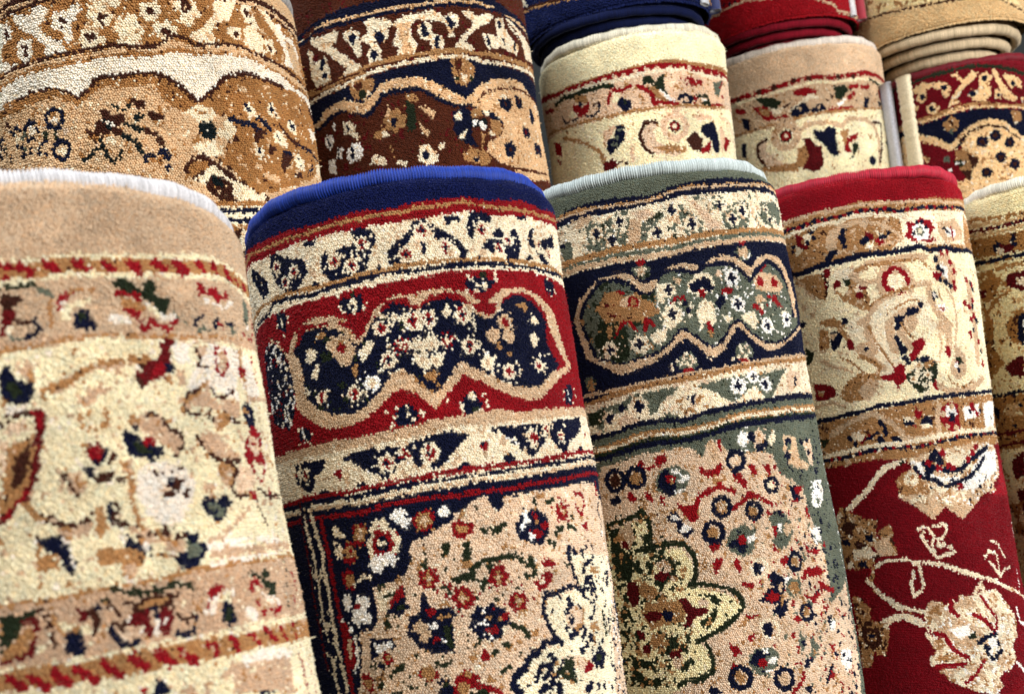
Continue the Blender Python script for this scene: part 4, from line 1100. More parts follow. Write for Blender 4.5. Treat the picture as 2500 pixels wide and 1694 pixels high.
RUGS['green'] = dict(
    P=[0.15668, 1.13708, 1.33316],
    a=[-0.01072, -0.12051, -0.99265],
    e1=[-0.13715, -0.98315, 0.12084],
    e2=[0.99049, -0.13744, 0.00598],
    R=0.14,
    base='e',
    pitch=1.85,
    vt=0.55,
    plain=26,
    thread=[180, 188, 184],
    pal={},
    label='sage green rolled rug with a silver white sewn edge beside the blue edged one',
    arc=[-1.75, 1.75],
    v=[0, 536],
    vend=1.341,
    seed=5,  # dark olive patch low in the left cartouche is shade drawn in yarn colour
    ops="""Z n|-86 32 -67 29 -49 28 -33 28 -8 31 17 33 33 27 49 25 66 23 97 22 128 21 164 19 202 14
B g 3.4|-85 34 -68 32 -50 33 -34 35 -9 37 11 38 27 34 43 30 59 29 82 30 110 28 136 26 181 22
B t 2.3|-34 35 -9 38 11 38 27 34 43 31 59 30 82 30 109 28 136 26 181 23
Z c|-86 43 -69 40 -51 40 -38 42 -15 42 6 42 26 41 47 37 63 37 94 36 124 33 157 32 202 27
P e|-55 49 -47 48 -39 51 -34 49 -28 48 -21 43 -11 43 -11 55 -14 67 -19 74 -30 74 -43 77 -52 74 -56 62
P t|-59 38 -44 42 -53 48 -66 46
P o|-40 52 -33 51 -31 56 -40 56
F c n n 8.4|-46 59 -21 53 -31 68
D c 2.0|-35 54 -27 58 -20 62 -50 66 -42 73 -13 49
P e|-2 62 3 58 14 54 22 51 21 47 30 44 41 46 47 54 58 60 61 67 58 75 50 79 41 74 40 62 31 60 23 59 10 62 4 69 1 81 -3 74
P c|8 63 23 57 38 60 39 74 31 82 19 83 6 77
P o|5 57 20 51 23 53 11 59
P o|38 49 47 54 54 61 42 55
F c n n 9.6|31 51 14 70
F c n n 9.6|49 66
P e|30 64 34 63 32 73 28 70
D o 2.0|26 68 30 75
P p|46 40 56 44 68 55 77 68 82 76 64 76 62 63 55 50
P e|74 40 84 38 89 46 82 55 73 53
P e|82 55 99 46 111 46 117 54 111 69 104 76 87 76 82 68
F c n n 8.9|81 49 93 63 107 54
P e|53 40 62 38 60 43
P e|135 45 166 38 198 40 183 57 151 68 133 65
F c n n 5.7|144 50 148 59 160 61
D n 1.4|177 40 185 43
P e|-89 59 -75 58 -73 68 -77 79 -86 79
D n 3.0|-85 61
P t|-10 52 0 54 -3 74 -14 76 -16 67
P p|-9 46 11 47 14 54 -1 56
D e 2.0|-59 76 69 74 123 62
B g 5.7|-90 80 -70 79 -50 79 -30 77 -10 78 10 79 29 80 50 78 73 77 98 76 130 73 202 67
B e 3.9|-88 84 -67 84 -48 84 -31 82 -11 84 9 85 28 86 49 84 72 83 97 80 129 77 202 71
B t 5.2|-86 88 -65 88 -48 88 -32 87 -12 89 8 90 28 91 49 88 71 87 96 85 128 81 202 74
Z n|-84 92 -66 91 -49 91 -32 90 -12 92 7 94 27 93 48 91 70 90 95 87 127 84 202 78
P t|-87 133 -80 119 -66 108 -53 101 -38 98 -23 98 -16 103 -10 109 -6 113 4 112 9 108 21 100 34 99 44 102 50 107 59 100 71 97 83 98 92 102 99 107 104 109 112 100 133 94 153 95 166 104 174 116 181 137 174 157 191 167 149 182 121 193 104 194 91 185 83 177 77 170 69 179 61 190 50 197 39 193 31 183 24 175 14 181 4 188 -8 195 -29 199 -44 199 -54 193 -66 183 -77 177
L n 4.5|-87 133 -80 119 -66 108 -53 101 -38 98 -23 98 -16 103 -10 109 -6 113 4 112 9 108 21 100 34 99 44 102 50 107 59 100 71 97 83 98 92 102 99 107 104 109 112 100 133 94 153 95 166 104 174 116 181 137 174 157 191 167 149 182 121 193 104 194 91 185 83 177 77 170 69 179 61 190 50 197 39 193 31 183 24 175 14 181 4 188 -8 195 -29 199 -44 199 -54 193 -66 183 -77 177
P n|-80 135 -72 122 -60 111 -50 103 -33 104 -21 109 -13 119 -6 125 3 123 7 111 17 106 31 106 43 111 51 107 68 104 84 106 92 113 101 122 109 113 129 102 144 104 156 111 161 124 163 150 166 158 194 154 174 166 140 181 115 186 101 183 89 175 79 162 68 168 59 181 50 186 40 181 30 171 20 165 11 175 -2 184 -17 187 -37 189 -50 184 -68 175 -74 160
P e|-75 136 -67 123 -56 113 -48 106 -33 109 -22 115 -12 126 -2 127 7 120 10 112 20 109 32 112 44 115 55 110 67 109 80 110 91 118 100 127 111 118 127 107 142 110 153 119 159 129 160 145 156 159 177 156 165 167 137 179 115 184 103 181 91 173 79 159 69 165 58 178 50 184 42 179 31 169 21 162 11 172 -2 181 -17 185 -37 188 -49 183 -65 172 -71 156
P o|-57 143 -66 162 -57 176 -42 187 -31 183 -31 159 -37 144
P g|-48 118 -37 116 -27 124 -15 122 -9 132 1 136 -3 147 -16 151 -52 146 -58 132 -55 127
P t|-34 127 -23 123 -12 131 -14 139 -24 139 -33 133
P d|-49 127 -39 131 -31 136 -35 143 -45 141 -49 134
P r|-36 116 -23 121 -31 122
D r 5.7|-20 131
D g 3.0|-20 131
P g|-60 133 -41 139 -21 147 -2 148 5 145 -4 138 -44 130
P r|-46 164 -40 155 -34 147 -26 148 -22 154 -19 161 -24 158 -28 151 -34 152 -39 159
P r|-13 147 -6 151 0 160 -4 159 -7 155 -14 164 -14 157
P g|-82 136 -73 138 -75 144
P t|-80 155 -72 157 -72 164 -78 160
P g|-49 147 -43 152 -49 163 -51 155
F c n n 8.9|-50 172
F c n n 10.2|-20 174
P c|-9 170 -1 161 7 164 6 173 -2 177
D c 2.3|-12 171 -6 168 6 157 16 160
F c n n 9.3|15 152
P c|7 157 17 153 17 162 7 164
P c|5 118 11 119 10 129 10 137 6 139 2 132
F c n n 8.2|15 127
F c n n 9.8|15 150
P r|14 141 20 135 30 135 29 139 22 137 16 141
D n 2.5|29 142 31 148
D c 2.0|23 141 34 143 31 154
P t|22 115 29 118 27 124 22 122
P c|34 122 44 114 55 113 62 123 58 131 43 137 34 132
L n 5.5|40 128 45 123
L n 6.4|47 124 56 128
D n 4.8|52 123 40 127
P r|44 130 50 130 49 138 44 137
P p|64 113 71 113 69 121 63 120
F w n n 9.1|80 121
P r|65 132 73 128 79 132 77 136 67 135
P c|41 143 48 138 56 144 54 153 44 160 37 153
D n 4.1|65 140 62 144
D w 2.0|70 137 61 136 59 149
F w n n 9.1|81 146
P c|62 155 73 158 67 164
P t|104 122 117 116 143 118 150 126 139 135 117 136 104 133
D r 4.8|113 126 134 125
P r|123 109 127 107 117 117 114 116
P r|99 146 107 151 107 155 97 151
P r|117 140 132 139 140 150 132 149 123 144
P r|116 146 118 148 114 153
P t|102 141 111 138 116 146 103 147
F c n n 6.8|141 158
P c|38 150 55 146 57 158 52 165 47 161 39 164
P r|46 160 49 160 51 171 47 172
D c 2.3|31 153 34 145 40 165
P g|45 169 51 170 48 175
F w n n 8.6|111 167
F w n n 8.6|143 161
P c|81 156 98 154 101 164 92 169 84 162
D r 3.0|107 154
D c 2.3|109 150 95 168
D n 2.7|191 150 175 146
P e|-17 98 -7 95 2 100 0 109 -8 111 -15 104
P t|-11 99 -3 98 -5 107 -12 105
P r|-12 93 -7 91 -2 94 -6 98 -11 97
D c 1.6|-12 101 -4 101 -7 106
P e|87 96 99 90 108 95 106 103 95 106
P t|93 94 104 92 101 103 91 101
P r|94 87 104 86 99 91
P n|110 86 119 86 111 100
P e|10 194 17 188 25 185 30 192 32 199 24 204 14 202
D c 2.3|22 188 19 191 26 192 21 196 28 196 15 197 23 199
P r|15 201 27 202 24 207 18 205
D c 1.8|6 196 6 201 12 193
P e|68 191 74 184 82 182 88 188 87 196 78 200 69 198
D c 2.3|75 187 81 186 83 191 76 192 72 196 79 197 65 198
P r|71 198 83 199 80 203 73 201
D c 1.6|41 193 44 196
P e|-82 193 -74 191 -69 198 -73 205 -81 203
D g 3.0|-76 197 -76 203
Z g|-86 216 -69 213 -52 210 -36 210 -17 209 4 209 24 208 44 207 60 206 83 204 111 201 138 199 202 193
B t 2.7|-51 209 -35 209 -17 208 4 207 24 206 44 206 60 205 83 202 111 200 138 198 202 192
B c 3.9|-83 221 -59 219 -37 217 -16 215 3 216 22 215 43 214 64 212 88 209 117 207 160 204 202 200
Z c|-83 222 -59 221 -37 219 -17 217 3 218 22 217 42 216 64 214 88 211 116 209 159 206 202 202
P e|-84 226 -66 223 -46 222 -37 218 -17 218 9 217 5 222 -4 226 -11 232 -14 237 -21 241 -23 230 -28 223 -36 225 -43 230 -53 231 -59 234 -67 233 -69 244 -77 238 -86 237
P o|-84 226 -66 224 -58 228 -68 232 -71 238 -83 237
F c n n 10.8|-30 229
F c n n 8.0|-61 233
D n 3.9|-47 227
P p|-48 234 -36 236 -31 246 -45 244 -51 239
P g|4 228 12 229 10 233 4 231
P g|25 228 33 229 29 232 26 231
L n 2.5|15 229 23 228 20 230 21 235
P e|26 218 53 216 72 215 82 214 100 213 130 209 120 217 113 225 104 234 94 238 88 230 82 226 72 231 64 236 59 238 50 233 41 226
F w n n 9.1|66 224
F w n n 6.6|83 217
F w n n 8.2|96 224
P c|74 229 83 225 90 232 94 238 70 240
D n 3.0|141 220
P p|133 211 156 213 155 225 131 230 126 221
D n 2.5|143 219 142 224
P e|-11 243 -2 239 7 245 3 249 -10 247
P e|28 244 40 241 46 242 27 246
B n 5.5|-88 248 -70 249 -50 247 -31 246 -12 247 7 248 17 247 32 244 48 243 64 242 81 241 108 238 146 235 187 234
B e 4.5|-85 253 -51 251 -32 250 -12 251 12 252 32 248 63 247 93 243 144 240 189 239
Z e|-85 253 -51 251 -32 250 -12 250 12 251 32 248 63 246 93 243 144 239 189 239
B g 6.8|-78 260 -54 258 -33 257 -13 257 6 258 25 256 46 254 67 251 92 250 121 248 175 246
B c 3.0|-52 260 -33 258 -14 259 6 259 25 257 46 255 67 252 91 251 121 249 174 247
B o 3.0|-79 265 -55 263 -34 262 -14 262 5 264 25 262 45 258 66 257 90 255 174 252
B n 5.0|-79 269 -56 267 -34 266 -15 266 5 266 24 264 39 262 55 260 77 259 103 257 178 254
P p|-77 276 -59 275 -43 273 -22 273 -3 272 11 273 18 279 22 282 22 274 29 269 36 268 43 277 47 281 54 286 65 284 92 287 93 296 96 306 105 312 114 317 128 328 125 341 133 362 138 382 137 411 134 427 181 414 185 454 181 483 166 519 157 536 -100 504 -110 419 -95 304
P e|16 274 24 271 25 279 20 283 16 280
P r|36 269 40 270 39 281 37 278
F w w w 7.5|63 272
F p p p 9.1|79 274
D n 4.1|72 273 84 278 78 281 72 270
D p 4.5|79 274
P c|90 270 97 266 98 274 92 281 88 278
P t|107 271 126 274 125 286 127 296 143 303 135 307 120 304 109 299 106 286
D n 4.5|114 279 110 292
D e 3.4|114 283
P p|136 279 153 277 154 291 149 306 141 297
D n 3.2|145 278 144 291 154 296 153 309 133 280
P w|137 319 165 316 163 330 150 342 135 341
L n 2.0|152 322 156 326
L n 3.0|183 273 202 299 202 331 202 362 190 425 200 461 183 503
L w 1.6|202 272 202 299 202 332 184 390 202 426 202 472
P r|-39 276 -33 279 -32 285 -39 281
P r|-32 285 -24 283 -21 277 -13 276 -10 282 -16 284 -25 286 -32 287
O n 4.5 9.1|-64 291
D b 5.7|-64 291
O n 4.8 8.5|-43 291
D g 5.9|-43 292
P r|-53 304 -48 304 -45 310 -49 314 -54 309
P r|-37 305 -32 306 -29 314 -31 316 -36 311
P r|-23 310 -19 312 -20 319 -24 317
D n 3.6|-65 309 -69 310
P e|-25 296 -17 288 -4 287 3 292 8 299 3 304 0 311 -11 313 -20 308 -25 304
P n|-22 294 -15 289 -11 290 -13 298 -6 302 -9 312 -15 313 -23 302
P w|-11 289 -1 291 -1 296 -8 293
P w|-6 300 3 296 8 301 0 303 -4 304
P w|-10 308 1 308 -3 312 -9 312
D r 4.5|-11 297
P g|-11 294 -8 300 -12 303
P t|26 271 34 271 37 287 29 288
P r|14 292 19 292 22 297 30 296 37 290 38 296 33 302 24 302 18 299
P r|45 301 53 301 59 310 58 316 53 313 48 307
P r|31 307 35 309 38 314 43 312 48 317 45 321 37 316 30 314 21 318 14 319 10 326 7 331 10 335 3 340 -2 334 -7 327 -10 320 -2 324 6 323 12 315 22 312 29 311
P r|39 332 46 328 55 323 58 318 70 324 82 332 81 336 69 327 61 325 49 330 42 335
O n 4.8 7.5|52 290
D p 4.5|49 291
L n 4.5|48 300 51 298
O n 4.8 7.7|31 329
D g 5.0|31 330
D p 3.0|31 330
O n 4.5 7.0|61 337
D g 4.1|60 338
O n 4.8 8.6|20 350
D g 5.0|19 350
L n 4.5|16 356 23 357
P r|63 295 69 295 71 305 67 306 64 301
P r|78 297 85 297 86 308 82 306
O n 3.9 6.4|84 316
D c 3.9|83 316
P n|105 319 114 319 113 327 121 333 112 335 106 329
P r|110 321 125 320 117 329 112 327
P r|103 334 113 332 114 335 104 336
P n|-21 331 -12 327 -8 333 -5 342 4 346 -6 353 -12 346 -14 338 -18 337
P w|-17 332 -12 330 -7 335 -13 337
P w|-11 345 -7 339 0 342 -4 348 -9 347
P e|30 358 38 350 50 348 59 355 54 369 44 373 31 366
P n|31 360 40 358 49 365 43 371 37 365 31 364
P n|39 351 46 351 43 355
P w|49 358 57 356 59 361 50 363
D r 4.5|45 359
P r|13 361 21 359 24 361 16 366
P r|14 375 19 372 24 373 19 381 16 384
P r|33 375 37 374 40 383 38 387 34 383
P g|25 368 29 368 26 373
D n 5.5|55 385
O c 3.0 8.0|57 385
D w 2.3|60 386
P r|37 394 41 396 49 399 46 402 39 400
P e|80 341 93 344 100 352 100 363 93 369 83 373 75 366 79 356 74 347
P t|93 351 100 355 94 365 88 360
P n|80 341 88 339 91 346 84 344
P r|78 353 82 354 81 361 77 362
P r|75 365 79 374 74 373
P w|84 350 88 353 86 359 82 358
P r|122 341 127 342 127 351 121 349
D n 3.4|128 365 129 372
P w|123 360 141 359 137 372 128 375
P r|111 372 117 379 132 380 127 384 113 381
P r|79 382 87 379 90 385 82 386
O n 4.1 7.0|96 386
D g 3.4|96 387
P r|144 373 143 380 137 378
P n|67 391 78 397 78 403 73 417 71 406 65 401
P n|54 415 61 406 69 405 72 411 69 420
P r|59 411 68 408 70 416 56 415
P r|98 403 106 396 121 396 131 400 124 403 107 400 99 405
P r|119 404 127 411 144 416 136 418 123 413
P r|98 415 105 420 117 415 121 418 107 423
P t|81 408 93 405 97 413 88 420 79 415
D w 3.0|86 399 82 401
P y|-101 333 -76 336 -47 331 -41 324 -37 335 -37 350 -40 357 -32 359 -12 360 -4 371 -4 384 -13 392 5 398 23 404 35 416 24 426 5 436 -10 441 -1 453 -2 468 -10 473 -30 480 -63 494 -100 504 -112 428
P t|-76 336 -55 333 -53 346 -59 355 -78 351
L o 4.8|-80 331 -63 329 -48 326 -42 322 -38 332 -38 344 -38 350
L o 5.0|-54 358 -40 355 -26 355 -9 356
L o 4.1|-7 358 -1 366 -1 375 -2 385 -9 393 6 393 26 399 34 408 36 415
L o 4.3|36 418 24 427 13 433 1 438 -9 442
L o 4.1|-2 446 1 457 -1 469 -12 475 -26 476 -34 478
P o|-79 335 -68 335 -69 352 -58 364 -62 375 -79 384 -81 364
P d|-67 346 -61 349 -62 356 -67 354
D o 3.4|-60 360 -57 371 -54 376 -66 366 -44 356 -39 364 -43 372
P y|-54 338 -44 333 -39 340 -42 354 -48 356 -51 346
P g|-74 342 -65 341 -64 347 -73 349
P o|-43 370 -37 368 -34 365 -23 366 -18 373 -19 380 -26 386 -39 391 -40 383 -30 377
P p|-39 371 -28 368 -22 374 -24 381 -33 378
P d|-39 379 -28 377 -26 383 -34 387 -40 384
P p|-27 384 -20 382 -19 387 -26 386
P g|-57 389 -45 390 -36 397 -47 403 -58 397
P d|-68 384 -59 387 -57 395 -61 407 -68 405 -71 395
P g|-53 403 -35 406 -21 402 -15 412 -19 424 -36 424 -51 429 -57 417
P d|-56 414 -42 412 -37 416 -42 421 -54 421
P n|-40 413 -35 412 -27 416 -30 421 -37 422
P d|-21 404 -14 403 -10 412 3 414 3 418 -9 422 -14 428 -20 430 -16 417
P o|-3 402 7 402 18 407 15 412 8 409 7 405 1 404
P o|-6 426 8 418 9 415 12 417 7 427 0 431
P p|-1 404 6 407 4 412 -6 411
P g|4 421 7 427 -1 429
P o|-32 397 -29 401 -42 399
P o|-72 363 -61 364 -60 377 -69 384 -76 382
P o|-76 401 -70 411 -78 420 -81 416
P d|-67 427 -58 430 -59 436 -65 435
P d|-63 440 -54 441 -55 447 -62 448
P g|-51 431 -40 433 -43 442 -52 445 -55 438
P d|-37 449 -25 448 -27 454 -36 455
P o|-38 435 -27 435 -28 442 -20 444 -20 452 -15 459 -24 467 -31 465 -18 455 -28 446 -40 446
P o|-76 448 -66 454 -52 455 -61 462 -74 460 -63 469 -54 471 -49 477 -70 476 -78 467
P p|-36 456 -26 455 -27 464 -35 465
P r|16 361 24 360 23 363 17 365
P r|14 375 19 373 24 376 18 382 15 384
P r|34 375 38 374 40 383 38 386 33 381
P r|37 395 42 397 49 400 46 402 39 399
P n|66 393 71 390 79 397 81 401 74 418 80 418 77 426 68 434 67 429 60 426 69 421 61 418 49 414 58 411 62 405 67 404
P r|57 413 63 411 64 408 72 411 71 418 62 418
P t|73 403 78 400 75 411 72 409
L g 2.3|74 413 73 422
P e|81 403 88 399 99 405 95 414 84 416 80 410
D g 5.7|89 408
P r|101 397 108 394 123 395 135 399 125 401 119 400 107 398
P r|119 404 126 409 123 418 118 414 122 411
P r|127 412 144 415 142 419 131 416
P r|98 414 108 419 114 425 109 423 100 417
P r|120 428 128 429 125 432 119 430
P r|141 432 149 437 144 437
P r|36 424 41 426 48 426 48 428 38 429
D n 5.9|53 440
O c 2.7 8.0|56 440
P r|34 444 42 441 41 444 37 449 35 447
P r|17 447 22 449 27 456 20 457 18 453
P r|15 466 19 464 23 465 25 469 16 468
O n 4.8 8.6|22 476
D g 5.0|22 476
P e|31 467 33 459 42 454 54 454 60 462 56 472 43 478 33 471
P n|32 464 39 456 47 456 51 460 44 464 40 468 33 468
P n|40 472 46 473 43 475
D r 4.1|44 467
P w|50 463 59 465 55 469 49 468
P w|44 472 52 474 48 476
D w 2.5|48 457
O n 4.5 8.2|61 483
D t 5.0|60 483
L r 3.0|81 481 81 486 74 491 66 496
O n 3.9 6.4|97 431
D g 3.6|96 430
P r|81 434 86 431 89 436 85 439
P r|113 434 118 434 112 442
P n|123 438 133 438 127 447 122 443
P w|129 441 137 441 132 451 123 450
P r|76 446 80 447 78 451 75 449
P r|79 457 82 459 80 465 78 463
P e|95 452 101 456 105 462 95 472 91 467 96 461
P g|97 462 100 465 95 469
P e|86 446 90 454 85 464 82 457
D n 2.7|87 456 88 472 93 472 86 476
P r|121 461 126 461 127 469 120 469
P n|115 479 119 481 113 490 106 495 104 493 111 487
P r|103 481 111 481 109 484
P r|115 484 124 489 119 491 111 491
P w|135 469 159 471 155 488 141 491 134 481
D n 2.5|153 482 148 480
P n|80 494 88 491 91 499 82 498
D n 2.5|154 416 155 431 162 457 168 464 153 381 154 395 152 405 136 404
D n 3.0|157 496 156 508 144 510 170 445
P n|-8 485 -4 480 3 485 6 487 -4 489
S o 0.231 yp|-64 316 -43 318 -12 369 -27 405 -13 434 -49 477 -124 477 -91 332
S g 0.138 yo|-64 316 -43 318 -3 371 -13 434 -39 477 -124 477 -91 332
S o 0.072 y|-64 316 63 332 34 485 -94 476
S g 0.055 p|-84 246 199 276 124 522 -95 497
S t 0.088 p|-84 246 199 276 124 522 -95 497
S r 0.033 p|45 275 201 285 173 532 43 506
S e 0.044 p|59 315 201 305 173 532 43 506
S e 0.121 w|127 302 200 307 202 538 96 516
S n 0.044 pwe|104 271 199 276 202 538 96 516
S t 0.143 c|-90 7 200 14 201 91 -107 88
S e 0.055 c|-90 7 200 14 201 91 -107 88
S p 0.165 c|-100 165 200 193 202 276 -121 255
S g 0.066 c|-100 165 200 193 202 276 -121 255
S o 0.165 e|-78 85 6 104 -11 211 -88 208
S g 0.066 eo|-78 85 6 104 -11 211 -88 208
S w 0.055 e|6 104 201 91 146 204 -7 182""")

